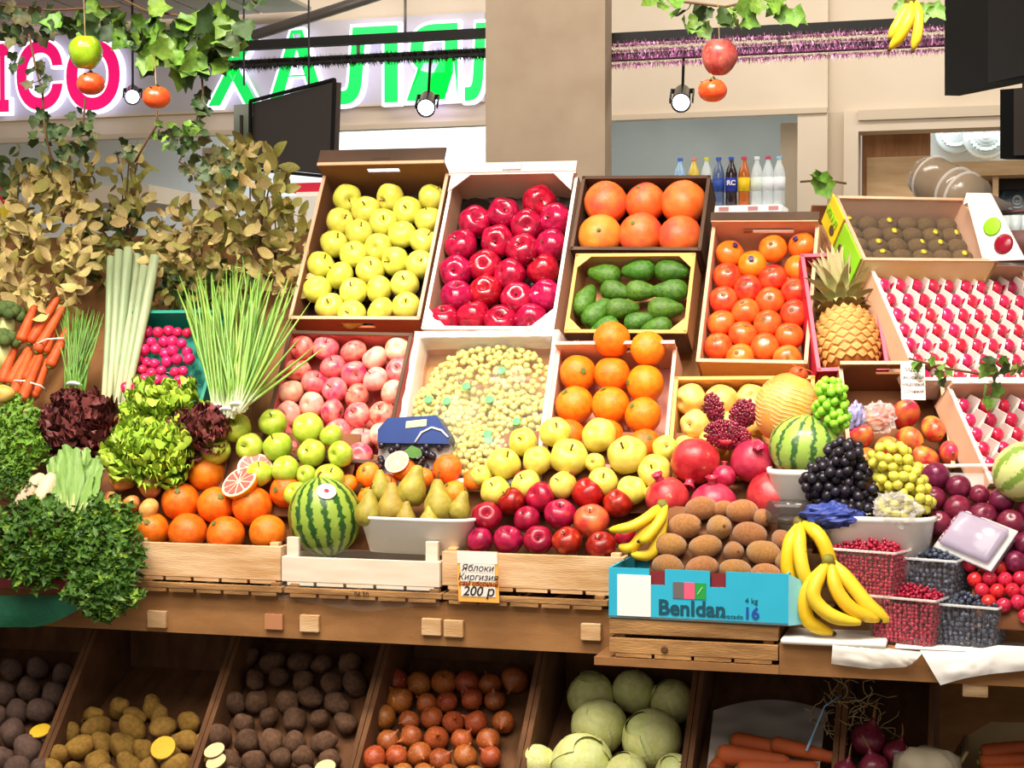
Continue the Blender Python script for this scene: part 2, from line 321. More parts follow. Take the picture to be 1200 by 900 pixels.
def cabbage_parts():
    out = []
    for i in range(5):                      # wrapping outer leaves: raised patches of the sphere with a curled rim and midrib
        mb = MB(); n = 9; vs = []; fs = []
        for a in range(n + 1):
            for b in range(n + 1):
                u = (a / n - .5) * 2; v = (b / n - .5) * 2; th = u * 1.15; ph = v * 1.0
                rr = 1.012 + .018 * (max(abs(u), abs(v)) ** 4) + .012 * math.cos(u * 14) * (1 - abs(v)) + .02 * math.exp(-(u / .06) ** 2)
                rr += .02 * noise.noise(V((u * 3, v * 3, i)))
                vs.append((rr * math.sin(th) * math.cos(ph), -rr * math.cos(th) * math.cos(ph), rr * math.sin(ph)))
        for a in range(n):
            for b in range(n): k = a * (n + 1) + b; fs.append((k, k + n + 1, k + n + 2, k + 1))
        mb.add(vs, fs, RZ(i * 1.26) @ RX(rnd(-.4, .5)) @ RY(rnd(-.6, .6)))
        out.append(('outer_leaf', mb.mesh('outer_leaf', m_cb), .4))
    return out
KIND['cabbage'] = dict(name='cabbage', body=variants('cabbage', m_cb, 2, lambda mb, i: mb.lathe(ball(a=.93), 26, fn=lump(.05, 1.4, i))), parts=cabbage_parts())
pear_prof = [(0, -.82), (.2, -.86), (.45, -.8), (.62, -.58), (.68, -.3), (.62, 0), (.46, .3), (.34, .55), (.26, .78), (.16, .92), (0, .95)]
KIND['pear'] = dict(name='pear', body=variants('pear', m_pr, 3, lambda mb, i: mb.lathe(pear_prof, 18, fn=lump(.07, 1.3, i))),
                    parts=[('stem', MB().tube([(0, 0, .9), (.04, 0, 1.1), (.14, 0, 1.25)], [.05, .035, .05], 6).mesh('stem', brown_stem), 1)])

def relax(P, rad, it=80, tol=.985, pl=None):
    n = len(P)
    for _ in range(it):
        mv = 0
        for i in range(n):
            for j in range(i + 1, n):
                d = P[j] - P[i]; need = (rad[i] + rad[j]) * tol; L = d.length
                if L < need:
                    if L < 1e-5: d = V((rnd(-1, 1), rnd(-1, 1), rnd(-1, 1))) * .001; L = d.length
                    k = d * ((need - L) / L * .5); P[i] = P[i] - k; P[j] = P[j] + k; mv = max(mv, need - L)
        if mv < 2e-4: break
    return P
def single(kind, p, r, axis, label, cat, group=None, roll=None, sx=1, sy=1):
    K = KIND[kind]; M = T(p) @ zto(axis, rnd(0, 6.28) if roll is None else roll) @ S(r * sx, r * sy, r)
    o = obj(K['name'], random.choice(K['body']), None, M); tag(o, label, cat, group)
    for nm, me, pr in K['parts']:
        if random.random() < pr: obj(nm, me, o)
    return o
def spread(pts, pl, off=0, sc_=1.0, tol=.985, box=None, fit=1.0):
    P = []; rad = []; free = set()
    for i, q in enumerate(pts):
        o = off + (q[3] if len(q) > 3 else 0); p = pl.at(q[0], q[1], o); r = q[2] / ppm(p) * sc_; P.append(p); rad.append(r)
        if len(q) > 3: free.add(i)
    P = relax(P, rad, tol=tol)
    if box:
        M, w, l = box; Mi = M.inverted()
        for _ in range(6):
            for i in range(len(P)):
                if i in free: continue
                c = Mi @ P[i]; hx = max(w / 2 - .008 - rad[i] * fit, 0); hy_ = max(l / 2 - .008 - rad[i] * fit, 0)
                c.x = min(hx, max(-hx, c.x)); c.y = min(hy_, max(-hy_, c.y)); P[i] = M @ c
            P = relax(P, rad, 12, tol)
    return P, rad
def face_axis(pl, j=.6):
    a = pl.n * 1.0 + V((rnd(-1, 1), rnd(-1, 1), rnd(-1, 1))) * j; return a.normalized()
def heap(kind, pts, pl, label, cat, group, off=0, sc_=1.0, j=.6, pick=None, flat=1.0, tol=.985, axis=None, box=None, fit=1.0):
    P, rad = spread(pts, pl, off, sc_, tol, box, fit); out = []
    for k, (p, r) in enumerate(zip(P, rad)):
        kd = pick(k, pts[k]) if pick else kind; ax = axis(k) if axis else face_axis(pl, j)
        lb = label(k, pts[k], kd) if callable(label) else label
        out.append(single(kd, p, r, ax, lb, cat, group))
    return out

# ------------------------------------------------------------------ boxes and crates in a tilted frame
def quad_frame(pl, BL, BR, TR, TL, off=0):
    a, b, c, d = (pl.at(*q, off) for q in (BL, BR, TR, TL)); o = (a + b + c + d) / 4
    u = ((b - a) + (c - d)); u = (u - pl.n * u.dot(pl.n)).normalized(); v = pl.n.cross(u)
    w = abs(((b - a) + (c - d)).dot(u)) / 2; l = abs(((d - a) + (c - b)).dot(v)) / 2
    return frame(o, u, v, pl.n), w, l
def carton(name, label, M, w, l, d, th=.006, outer=None, rim=None, inner=None, base_m=None, slots=('front',), gusset=None, liner=None, back_h=0, front_h=0, cat='box', side_low=0):
    """open box: local x = width, y = up-slope, z = out of the opening; opening plane is z = 0, floor at z = -d"""
    outer = outer or card; rim = rim or outer; inner = inner or outer; e = empty(name, M @ T(0, -l / 2, -d), label, cat)
    B = T(0, l / 2, d)
    part('base', MB().box((0, 0, -d + th / 2), (w, l, th)), base_m or inner, e, M=B)
    for sx in (-1, 1):
        mb = MB(); mb.box((sx * (w / 2 - th / 2), 0, -d / 2 - side_low / 2), (th, l, d - side_low)); mb.cur = 1; mb.box((sx * (w / 2 - th * .6), 0, .001 - side_low), (th * 1.5, l, .004))
        part('side_wall', mb, [inner, rim], e, M=B)
    for sy, nm, hh in ((-1, 'front', front_h), (1, 'back', back_h)):
        y = sy * (l / 2 - th / 2); mb = MB(); t = hh
        if nm in slots:
            sw = w * .26; sh = min(.022, d * .25); zc = t - d * .3
            mb.box((0, y, (-d + zc - sh / 2) / 2), (w, th, zc - sh / 2 + d)); mb.box((0, y, (zc + sh / 2 + t) / 2), (w, th, t - zc - sh / 2))
            for sx in (-1, 1): mb.box((sx * (w / 2 + sw / 2) / 2, y, zc), (w / 2 - sw / 2, th, sh))
        else: mb.box((0, y, (-d + t) / 2), (w, th, d + t))
        mb.cur = 1; mb.box((0, y, t + .001), (w, th * 1.5, .004))
        part('end_wall', mb, [inner if sy > 0 else outer, rim], e, M=B)
    if gusset:
        g = min(w, l) * .16
        for sx in (-1, 1):
            for sy in (-1, 1):
                h = max(back_h if sy > 0 else front_h, 0); x0, y0 = sx * (w / 2 - th), sy * (l / 2 - th)
                mb = MB().add([(x0, y0, h), (x0 - sx * g, y0, h), (x0, y0 - sy * g, h), (x0, y0, h + .004), (x0 - sx * g, y0, h + .004), (x0, y0 - sy * g, h + .004)], [(0, 1, 2), (3, 5, 4), (0, 3, 4, 1), (1, 4, 5, 2), (2, 5, 3, 0)])
                part('corner_gusset', mb, gusset, e, M=B)
    if liner:
        n = 26; vs = []; fs = []
        for a in range(n + 1):
            for b in range(n + 1):
                x = (a / n - .5) * (w - 2.4 * th); y = (b / n - .5) * (l - 2.4 * th)
                vs.append((x, y, -d + th + .012 + .007 * math.sin(a * 1.7) * math.sin(b * 1.6)))
        for a in range(n):
            for b in range(n): k = a * (n + 1) + b; fs.append((k, k + n + 1, k + n + 2, k + 1))
        part('tray_liner', MB().add(vs, fs), liner, e, True, M=B)
    return e
def crate(name, label, x0, x1, y0, y1, z0, z1, m=None, posts=True, boards=1, gap=.012, cat='crate', tilt_m=None, base=True):
    """wooden crate standing level, built of separate boards"""
    m = m or wood; M = T((x0 + x1) / 2, (y0 + y1) / 2, z0) if tilt_m is None else tilt_m
    e = empty(name, M, label, cat); w = x1 - x0; l = y1 - y0; h = z1 - z0; th = .009
    bh = (h - gap * (boards - 1)) / boards
    for k in range(boards):
        z = bh / 2 + k * (bh + gap)
        for sy in (-1, 1): part('end_board', MB().box((0, sy * (l / 2 - th / 2), z), (w, th, bh), bev=.0015), m, e)
        for sx in (-1, 1): part('side_board', MB().box((sx * (w / 2 - th / 2), 0, z), (th, l - 2 * th - .001, bh), bev=.0015), m, e)
    if posts:
        for sx in (-1, 1):
            for sy in (-1, 1): part('corner_post', MB().box((sx * (w / 2 - th - .012), sy * (l / 2 - th - .012), h / 2 + .004), (.022, .022, h + .008), bev=.002), m, e)
    if base:
        n = max(4, int(w / .075))
        for k in range(n): part('base_slat', MB().box(((k + .5) / n * (w - .02) - (w - .02) / 2, 0, -.004), (w / n - .012, l - .002, .008)), m, e)
    return e
def text_mesh(s, size, m, ext=.0006, bold=0.0, shear=0, align='CENTER'):
    c = bpy.data.curves.new('lettering', 'FONT'); c.body = s; c.size = size; c.extrude = ext; c.offset = bold; c.shear = shear; c.align_x = align; c.align_y = 'CENTER'
    c.resolution_u = 3
    o = bpy.data.objects.new('lettering', c); COL.objects.link(o); dg = bpy.context.evaluated_depsgraph_get()
    me = bpy.data.meshes.new_from_object(o.evaluated_get(dg)); bpy.data.objects.remove(o); bpy.data.curves.remove(c)
    me.materials.clear(); me.materials.append(m); return me
# ------------------------------------------------------------------ hall: walls, column, ceiling, floor
beige = mat('beige_paint', '#d8c9b4', '#d2c2ac', 3, .8); beige_d = mat('beige_trim', '#c9b9a2', rough=.75)
grey_wall = mat('grey_wall_paint', '#84867e', '#7c7e76', 3, .85); pale_pan = mat('pale_glazed_panel', '#dfe6e6', rough=.25, spec=.6)
lav = mat('sign_backing', '#b9b4b8', rough=.7); col_m = mat('column_plaster', '#c0ab92', '#b6a088', 6, .85, .1, 80)
ceil_m = mat('ceiling_tile', '#b8aea0', '#aca294', 5, .9); floor_m = mat('floor_tile', '#8c8276', '#80766a', 4, .4)
steel = mat('dark_track', '#17130f', rough=.6); grey_metal = mat('grey_metal', '#6e6660', rough=.5, metal=.3)
WY = 5.0
def slab(x0, x1, y0, y1, z0, z1): return MB().box(((x0 + x1) / 2, (y0 + y1) / 2, (z0 + z1) / 2), (abs(x1 - x0), abs(y1 - y0), abs(z1 - z0)))
struct('floor', slab(-7, 6, -6, 9, -.05, 0), floor_m)
zb = hy(570, 145, WY).z                                  # lower edge of the fascia
zs0 = hy(570, 110, WY).z; zs1 = hy(570, 19, WY).z
xw1 = hy(970, 100, WY).x
struct('wall_back', slab(-7, xw1, WY, WY + .12, zb, 4.2), beige)
sx = hy(970, 60, WY - .05).x
struct('wall_right', slab(xw1 - .001, 5, WY + .06, WY + .18, zb, 4.2), beige)
xo0 = hy(60, 60, WY - .03).x
struct('trim_1', slab(-7, hy(569, 60, WY).x, WY - .02, WY, zs0 - .03, zs1 + .02), lav)
struct('trim_2', slab(-7, xw1, WY - .035, WY, zb - .012, zb + .015), beige_d)
struct('trim_3', slab(-7, hy(569, 60, WY).x, WY - .03, WY, zs0 - .045, zs0 - .03), beige_d)
struct('ceiling', slab(-7, 6, -6, 9, 4.2, 4.25), ceil_m)
zc = hy(100, 14, 4.6).z
cg = struct('trim_4', slab(-5, hy(300, 10, 4.4).x, 3.0, 4.9, zc + .02, zc + .04), ceil_m)
x = -4.6
while x < hy(300, 10, 4.4).x - .1:
    part('ceiling_tile', slab(x + .008, x + .29, 3.0, 4.9, zc, zc + .02), ceil_m, cg); x += .3
# recess behind the opening
zr = .0
struct('wall_recess', slab(-7, hy(936, 200, WY).x, 6.6, 6.7, 0, zb + .2), grey_wall)
lw = hy(569, 190, WY).x
struct('window_1', slab(-7, lw + .1, 6.2, 6.24, 1.4, zb + .6), pale_pan)
struct('trim_5', slab(hy(130, 220, 4.7).x, hy(216, 220, 4.7).x, 4.3, 4.9, hy(180, 236, 4.3).z, hy(180, 216, 4.3).z), beige)
for a, b in ((237, 252), (252, 263)):
    struct('trim_6', slab(hy(a, 180, 5.6).x, hy(b, 180, 5.6).x, 5.6, 5.75, 1.0, zb), beige if a == 237 else beige_d)
# pillar and door frame on the right
struct('trim_7', slab(hy(935, 200, WY).x, hy(970, 200, WY).x, WY - .02, WY + .3, 0, zb + .001), beige)
struct('trim_8', slab(hy(917, 200, 5.5).x, hy(937, 200, 5.5).x, 5.4, 5.6, 0, zb), beige_d)
struct('trim_9', slab(hy(970, 200, WY).x, hy(988, 200, WY).x, WY + .06, WY + .2, 0, zb), beige_d)
struct('trim_10', slab(hy(988, 200, WY).x, hy(1005, 200, WY).x, WY + .03, WY + .2, 0, zb), beige)
zh = hy(1100, 150, WY).z
struct('trim_11', slab(hy(1005, 200, WY).x, 5, WY + .03, WY + .2, zh, zb - .05), beige)
struct('trim_12', slab(hy(1005, 200, WY).x, 5, WY + .01, WY + .2, zb - .05, zb - .0), beige_d)
oak = mat('oak_veneer', '#b07c4e', '#9a683c', 3, .6, .2, 40, stretch=(14, 2, 2), kind='wood'); oak_l = mat('light_oak', '#d9b88c', '#cba678', 3, .6, stretch=(2, 12, 12), kind='wood')
dd = struct('door_1', slab(hy(1010, 200, WY + .3).x, hy(1090, 200, WY + .3).x, WY + .3, WY + .34, .0, zh + .1), oak)
part('door_panel', slab(hy(1016, 200, WY + .3).x, hy(1088, 200, WY + .3).x, WY + .285, WY + .3, .1, hy(1050, 184, WY + .3).z), oak_l, dd)
struct('wall_niche', slab(hy(1090, 200, 5.9).x, 5.5, 5.9, 6.0, 0, zh + .3), mat('white_niche', '#b8bcba', rough=.6))
struct('trim_13', slab(hy(1090, 195, 5.5).x, 5, 5.3, 5.9, hy(1140, 206, 5.3).z, hy(1140, 189, 5.3).z), oak_l)
struct('trim_14', slab(hy(1163, 240, 5.4).x, hy(1170, 240, 5.4).x, 5.35, 5.9, .5, hy(1140, 206, 5.3).z), oak_l)
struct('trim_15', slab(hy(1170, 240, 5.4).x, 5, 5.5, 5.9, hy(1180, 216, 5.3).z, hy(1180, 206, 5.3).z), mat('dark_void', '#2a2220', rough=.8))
# column
CY = 2.9
cl, cr = hy(569, 150, CY).x, hy(709, 150, CY).x
struct('column', slab(cl, cr, CY, CY + .12, 0, 4.2), col_m)
# glass dishes on the niche shelf
m_glass = mat('cut_glass', '#c8d4d6', rough=.12, alpha=.75, spec=.8); m_glass2 = mat('blue_cut_glass', '#6d8696', rough=.15, alpha=.85, spec=.9)
def dish(px, py, rp, y, m, label):
    p = hy(px, py, y); r = rp / ppm(p); mb = MB()
    prof = [(0, .012)]
    for k in range(1, 15): prof.append((k / 14, .012 + (.02 if k % 2 else 0) - .03 * (k / 14) ** 2))
    prof += [(1, -.05), (0, -.03)]
    M = T(p) @ RX(R(84)); e = empty('glass_dish', M, label, 'dish')
    part('bowl', MB().lathe([(q * r, z) for q, z in prof], 32), m, e, True)
    part('centre_ring', MB().lathe([(.16 * r, .02), (.2 * r, .035), (.24 * r, .02)], 20), m_white, e, True)
    for k in range(24): part('flute', MB().box((r * .66 * math.cos(k * PI / 12), r * .66 * math.sin(k * PI / 12), .018), (.2 * r, .018, .012), None), m, e, M=None)
dish(1156, 158, 27, 5.7, m_glass, 'clear cut-glass dish standing upright on the oak shelf')
dish(1120, 155, 24, 5.8, m_glass, 'clear cut-glass dish half hidden behind another on the oak shelf')
dish(1135, 223, 26, 5.7, m_glass2, 'bluish cut-glass dish standing below the oak shelf beside the post')
dish(1192, 235, 25, 5.7, m_glass2, 'bluish cut-glass dish in the niche right of the oak post')
# ------------------------------------------------------------------ illuminated sign
m_pinkface = mat('pink_sign_face', '#f2056e', rough=.4, emit=.55); m_greenface = mat('green_sign_face', '#12e060', rough=.4, emit=.5); m_halo = mat('sign_halo_edge', '#e8e6ff', rough=.5, emit=1.3)
def letter(ch, px0, px1, py0, py1, m, label):
    y = WY - .07; face = text_mesh(ch, 1, m, .0, .03); xs = [v.co.x for v in face.vertices]; ys = [v.co.y for v in face.vertices]
    a = hy(px0, (py0 + py1) / 2, y); b = hy(px1, (py0 + py1) / 2, y); t = hy((px0 + px1) / 2, py0, y); o = hy((px0 + px1) / 2, py1, y)
    w = b.x - a.x; h = t.z - o.z; kx = w / (max(xs) - min(xs)); kz = h / (max(ys) - min(ys))
    M = T((a.x + b.x) / 2, y, (t.z + o.z) / 2) @ RX(PI / 2); e = empty('sign_letter', M, label, 'sign letter', 'letters of the lit sign')
    C = T(-(max(xs) + min(xs)) / 2 * kx, -(max(ys) + min(ys)) / 2 * kz, 0)
    back = text_mesh(ch, 1, m_halo, .02, .062)
    obj('halo_edge', back, e, C @ S(kx, kz, 1)); obj('face', face, e, T(0, 0, .024) @ C @ S(kx, kz, 1))
letter('І', -2, 13, 52, 132, m_pinkface, 'glowing pink straight sign letter stroke at the start of the pink word')
letter('С', 22, 76, 48, 130, m_pinkface, 'glowing pink round open sign letter С')
letter('О', 80, 143, 48, 130, m_pinkface, 'glowing pink closed round sign letter О')
letter('Х', 246, 304, 42, 124, m_greenface, 'glowing green crossed sign letter Х')
letter('А', 318, 382, 36, 118, m_greenface, 'glowing green sign letter А behind the hanging screen')
letter('Л', 398, 468, 32, 122, m_greenface, 'glowing green sign letter Л between А and Я')
letter('Я', 478, 538, 29, 118, m_greenface, 'glowing green sign letter Я behind the spotlight')
letter('Л', 546, 600, 27, 118, m_greenface, 'glowing green sign letter Л cut off by the column')
# ------------------------------------------------------------------ lighting track, tinsel, spotlights
TY = 3.1
def track(pa, pb, label, tins, tl, y=TY):
    a = hy(*pa, y); b = hy(*pb, y); e = empty('lighting_track', T(a), label, 'track')
    d = b - a
    part('upper_rail', MB().box((d.x / 2, 0, 0), (d.x, .04, .038)), steel, e); part('lower_rail', MB().box((d.x / 2, 0, -.078), (d.x, .03, .03)), steel, e)
    n = max(2, int(d.x / .5))
    for k in range(n + 1): part('bracket', MB().box((d.x * k / n, .0, -.04), (.012, .012, .1)), grey_metal, e)
    for q, (zz, m) in enumerate(tins):
        g = MB(); x = 0
        while x < d.x:
            for _ in range(9):
                an = rnd(0, 6.28); L = rnd(.012, .03); c = V((x + rnd(-.01, .01), math.sin(an) * .01 - .02, zz + math.cos(an) * .01)); q2 = c + V((rnd(-.012, .012), math.sin(an) * L, math.cos(an) * L))
                g.add([c - V((.0018, 0, 0)), c + V((.0018, 0, 0)), q2], [(0, 1, 2)])
            x += .004
        o = obj('tinsel_garland', g.mesh('tinsel_garland', m)); o.location = a; tag(o, tl + (' along the upper rail' if q == 0 else ' along the lower rail'), 'tinsel', None, 'stuff')
t_blk = mat('black_tinsel', '#1a1512', '#3a3a34', 60, .3, metal=.5); t_pur = mat('purple_tinsel', '#a83a86', '#e0a8d0', 80, .25, metal=.4, rv=.2)
track((262, 55), (585, 47), 'black double lighting track in front of the green sign', [(-.088, t_blk)], 'dark shaggy tinsel garland hanging in front of the green sign')
track((700, 46), (1140, 24), 'black double lighting track right of the column', [(-.045, t_pur), (-.1, t_pur)], 'purple tinsel garland right of the column')
m_lens = mat('lamp_lens', '#f4f2ff', rough=.4, emit=9)
def lamp(px, py, y, label, aim, hang_z=None):
    p = hy(px, py, y); ax = (V(aim) - p).normalized(); M = T(p) @ zto(ax)
    e = empty('track_spotlight', M, label, 'spotlight')
    part('housing', MB().lathe([(0, -.16), (.03, -.16), (.034, -.14), (.038, -.02), (.04, 0), (.036, 0), (.033, -.012)], 20), plast_blk, e, True)
    part('lens', MB().lathe([(.034, -.012), (.03, -.004), (0, -.002)], 20), m_lens, e, True)
    part('yoke', MB().box((.045, 0, -.09), (.006, .02, .12)).box((-.045, 0, -.09), (.006, .02, .12)).box((0, 0, -.165), (.096, .02, .006)), steel, e)
    part('hanger', MB().tube([(0, 0, -.165), M.inverted() @ V((p.x, TY if y < 4 else y, hang_z or p.z + .25))], .006, 6), steel, e)
    spot(p + ax * .02, aim, 9, 60, .7, .03)
lamp(499, 127, TY - .06, 'black cylindrical track spotlight lit in front of the green sign', hy(455, 420, .5) + V((0, -.4, -.4)), hy(499, 70, TY).z)
lamp(798, 121, TY - .06, 'black cylindrical track spotlight lit right of the column', hy(770, 420, .5) + V((0, -.4, -.4)), hy(798, 62, TY).z)
lamp(155, 114, TY + 1.0, 'small lit spotlight beside the pink sign letters behind the vine', hy(200, 420, .5) + V((0, -.4, -.4)), 4.21)
# sloping grey duct, and pipe bracket
a, b = hy(296, 42, 3.6), hy(470, -14, 3.6)
tag(obj('ceiling_strut', MB().tube([a, b], [.028, .028], 4).mesh('ceiling_strut', grey_metal)), 'sloping grey metal ceiling strut above the green sign', 'strut')
a = hy(475, -10, 4.9); b = hy(475, 40, 4.9)
tag(obj('hanging_rod', MB().tube([a, b], .008, 6).mesh('hanging_rod', grey_metal)), 'thin metal rod hanging from the ceiling above the green sign', 'rod')
# ------------------------------------------------------------------ hanging screens
m_scr = mat('screen_back', '#3b322c', rough=.6); m_scrb = mat('screen_black', '#0a0908', rough=.6, spec=.2); m_grn = mat('green_panel', '#4a6a34', rough=.5)
def panel(name, c4, th, m, e, bez=None):
    """board through four world corners (bl, br, tr, tl) pushed back by th"""
    bl, br, tr, tl = c4; n = (br - bl).cross(tl - bl).normalized(); mb = MB()
    f = [bl, br, tr, tl] + [p - n * th for p in (bl, br, tr, tl)]
    mb.add(f, [(0, 1, 2, 3), (7, 6, 5, 4), (0, 4, 5, 1), (1, 5, 6, 2), (2, 6, 7, 3), (3, 7, 4, 0)])
    return part(name, mb, m, e)
sy0, sy1 = 2.55, 2.1
e = empty('hanging_screen', Matrix(), 'dark flat hanging screen turned sideways with a green side panel', 'screen')
A = [hy(296, 196, sy0), hy(386, 205, sy1), hy(390, 96, sy1), hy(296, 121, sy0)]
panel('screen_casing', A, .035, m_scr, e)
q = [A[0] + V((-.008, -.003, -.008)), A[1] + V((.008, -.003, -.008)), A[2] + V((.008, -.003, .008)), A[3] + V((-.008, -.003, .008))]
for i in range(4): part('bezel', MB().tube([q[i], q[(i + 1) % 4]], .008, 4), m_scrb, e)
B_ = [hy(274, 205, sy0 + .25), A[0], A[3], hy(274, 123, sy0 + .25)]
panel('side_panel', B_, .02, m_grn, e)
qa = [hy(279, 185, sy0 + .17), hy(288, 185, sy0 + .06)]
part('side_handle', MB().tube([hy(283, 135, sy0 + .1), hy(283, 160, sy0 + .1)], .008, 5), m_scr, e)
for px_ in (286, 362): part('suspension_cable', MB().tube([hy(px_, 100, 2.4), V((hy(px_, 40, 2.4).x, 2.4, 4.2))], .004, 5), steel, e)
e = empty('hanging_screen', Matrix(), 'large black hanging screen beside the purple tinsel', 'screen')
A = [hy(1107, 112, 1.9), hy(1215, 90, 1.35), hy(1215, -30, 1.35), hy(1107, -30, 1.9)]
panel('screen_casing', A, .05, m_scrb, e)
part('ceiling_bracket', MB().tube([hy(1160, 10, 1.68), V((hy(1160, 10, 1.68).x, 1.68, 4.2))], .02, 8), steel, e)
panel('display', [hy(1113, 106, 1.885), hy(1213, 86, 1.34), hy(1213, -28, 1.34), hy(1113, -28, 1.885)], .004, mat('screen_glass', '#0c0a0a', '#100e0d', 40, .5, spec=.2), e)
e = empty('hanging_screen', Matrix(), 'lower black screen casing with a chrome edge cut off by the frame', 'screen')
A = [hy(1172, 186, 2.4), hy(1230, 186, 2.3), hy(1230, 100, 2.3), hy(1172, 105, 2.4)]
panel('screen_casing', A, .05, m_scrb, e); part('ceiling_bracket', MB().tube([hy(1205, 110, 2.37), V((hy(1205, 110, 2.37).x, 2.37, 4.2))], .02, 8), steel, e); panel('back_cover', [hy(1188, 182, 2.36), hy(1230, 182, 2.29), hy(1230, 100, 2.29), hy(1188, 104, 2.36)], .01, m_scr, e)
# ------------------------------------------------------------------ bottles on the back shelf
BY = 4.9
sa = hy(845, 246, BY); sb_ = hy(917, 246, BY)
shz = hy(880, 241, BY).z
e = empty('drinks_shelf', T(hy(770, 241, BY).x, BY, shz), 'white shelf edge with added glow carrying the drink bottles', 'shelf')
wsh = hy(917, 241, BY).x - hy(770, 241, BY).x
part('board', MB().box((wsh / 2, .1, -.018), (wsh, .3, .034)), mat('white_shelf_edge', '#f6f2ee', rough=.5, emit=.35), e)  # faint emission put into the board, which is no lamp
part('shelf_front', MB().box((wsh / 2, .12, (-.036 - shz) / 2), (wsh, .24, shz - .036)), grey_wall, e)
for k, px_ in enumerate((850, 884, 908)): part('price_strip', MB().box((hy(px_, 244, BY).x - e.location.x, -.052, -.018), (.05, .003, .02)), mat('pink_price_strip', '#e8a0a0', rough=.6), e)
m_bg = mat('bottle_glass', '#e6eef0', rough=.1, alpha=.55, spec=.8)
def bottle(px, capc, liq, lab, label, txt=None):
    p = hy(px, 241, BY + .02); p.z = shz; h = 57 / ppm(p); r = 7 / ppm(p); e = empty('drink_bottle', T(p) @ RZ(.1), label, 'bottle', 'drink bottles on the back shelf')
    prof = [(0, 0), (.85, 0), (1, .02), (.95, .25), (1, .3), (1, .6), (.95, .68), (.75, .78), (.42, .88), (.36, .93), (.36, .95)]
    part('body', MB().lathe([(a * r, z * h) for a, z in prof], 16), mat('bottle_' + liq.strip('#'), liq, rough=.12, alpha=.9 if liq != '#e6eef0' else .6, spec=.8), e, True)
    part('cap', MB().lathe([(0, 0), (.46 * r, 0), (.46 * r, .06 * h), (0, .06 * h)], 12, T(0, 0, .95 * h)), mat('cap_' + capc.strip('#'), capc, rough=.4), e)
    lb = part('label', MB().lathe([(1.03 * r, .3 * h), (1.03 * r, .58 * h)], 16), mat('label_' + lab.strip('#'), lab, rough=.5), e, True)
    if txt: obj('lettering', text_mesh(txt, .034, m_white, .001, .001), lb, T(0, -1.08 * r, .47 * h) @ RX(PI / 2))
for a in ((797, '#3d6fd0', '#9fc4e8', '#2b62c8', 'clear drink bottle with blue label and blue cap beside the yellow-labelled one'), (813, '#e08a80', '#e6c84a', '#f0cf20', 'yellow drink bottle with salmon cap peeking over the grapefruit box'),
          (828, '#d8d840', '#e6eef0', '#cfd8c0', 'clear bottle with yellow-green cap behind the grapefruit box'), (842, '#3a62c0', '#5a6a90', '#2a4aa0', 'dark drink bottle with blue cap partly hidden by the grapefruit box'),
          (857, '#2c55c4', '#2a1a20', '#2436a8', 'dark cola bottle with blue label and white lettering', 'RC'), (872, '#d2385a', '#c0641c', '#f4cc18', 'amber drink bottle with yellow label and crimson cap'),
          (887, '#e8eef0', '#e6eef0', '#dfeadb', 'clear ribbed water bottle with white cap'), (900, '#c83a66', '#e6eef0', '#f0f2f6', 'clear water bottle with white label and crimson cap'),
          (913, '#9cc8ec', '#e6eef0', '#eef0f4', 'clear water bottle with white label and pale blue cap')): bottle(*a)
# ------------------------------------------------------------------ the stand
T1 = Plane(.40, 1.55, 60); T2 = Plane(.17, 1.19, 60); FR = Plane(.072, 1.06, 54)
def X(px, y=0.0, py=700): return hy(px, py, y).x
XL, XR = -2.1, 1.75
stand = empty('produce_stand', T(0, 0, 0), 'wide stepped wooden produce stand with a plywood front panel', 'stand')
TZ = .915
part('table_top', slab(XL, XR, .0, 1.0, TZ - .02, TZ), ply, stand)
part('front_panel', slab(XL, XR, .0, .016, .815, TZ - .02), ply, stand)
part('under_panel', slab(XL, XR, .016, 1.0, .815, .825), bin_wood, stand)
LX0 = X(700, -.1); LX1 = X(915, -.1)
part('ledge', slab(LX0, LX1, -.13, 0, .815, .832), ply, stand); part('ledge', slab(LX1 + .001, XR, -.13, 0, .815, .880), ply, stand)
def sloped(pl, off, l0, l1, XR, name='sloped_shelf'):
    u = V((1, 0, 0)); M = frame(pl.p0 + pl.n * off + pl.v * ((l0 + l1) / 2), u, pl.v, pl.n)
    part(name, MB().box(((XL + XR) / 2, 0, 0), (XR - XL, l1 - l0, .016)), ply, stand, M=M)
sloped(T1, -.165, -.06, .40, hy(985, 350, .55).x); sloped(T2, -.165, -.05, .44, hy(990, 480, .3).x)
part('rear_panel', slab(XL, XR, .98, 1.0, 0, 1.3), ply, stand)
for xx in (XL + .05, -.7, .5, XR - .05):
    for yy in (.66, .95): part('leg', slab(xx - .03, xx + .03, yy - .03, yy + .03, 0, .815), bin_wood, stand)
for px, py in ((183, 726), (362, 731), (505, 735), (531, 737), (692, 741)):
    c = hy(px, py, -.012); w = 12 / ppm(c); part('batten_end', MB().box((c.x, -.006, c.z), (2 * w, .012, 1.7 * w), bev=.002), wood, stand)
c = hy(320, 729, -.012); part('batten_end', MB().box((c.x, -.005, c.z), (.045, .01, .035)), mat('reddish_wood', '#b07650', rough=.8), stand)
# old shallow crates the front crates stand on
def tray(px0, px1, y0, label, z0=TZ + .001, z1=.938, m=wood_old, y1=.3, b=1):
    return crate('wooden_tray', label, X(px0, y0), X(px1, y0), y0, y1, z0 + .008, z1, m, True, b, .006)
tray(160, 330, -.02, 'shallow reddish wooden tray under the orange crate')
t = tray(333, 517, -.02, 'shallow wooden tray with stamped numbers under the white crate'); 
obj('stamped_numbers', text_mesh('04 50', .016, brown_stem, .0004), t, T(-.0, -.1615, .005) @ RX(PI / 2))
tray(519, 712, -.02, 'shallow reddish wooden tray under the red apple crate')
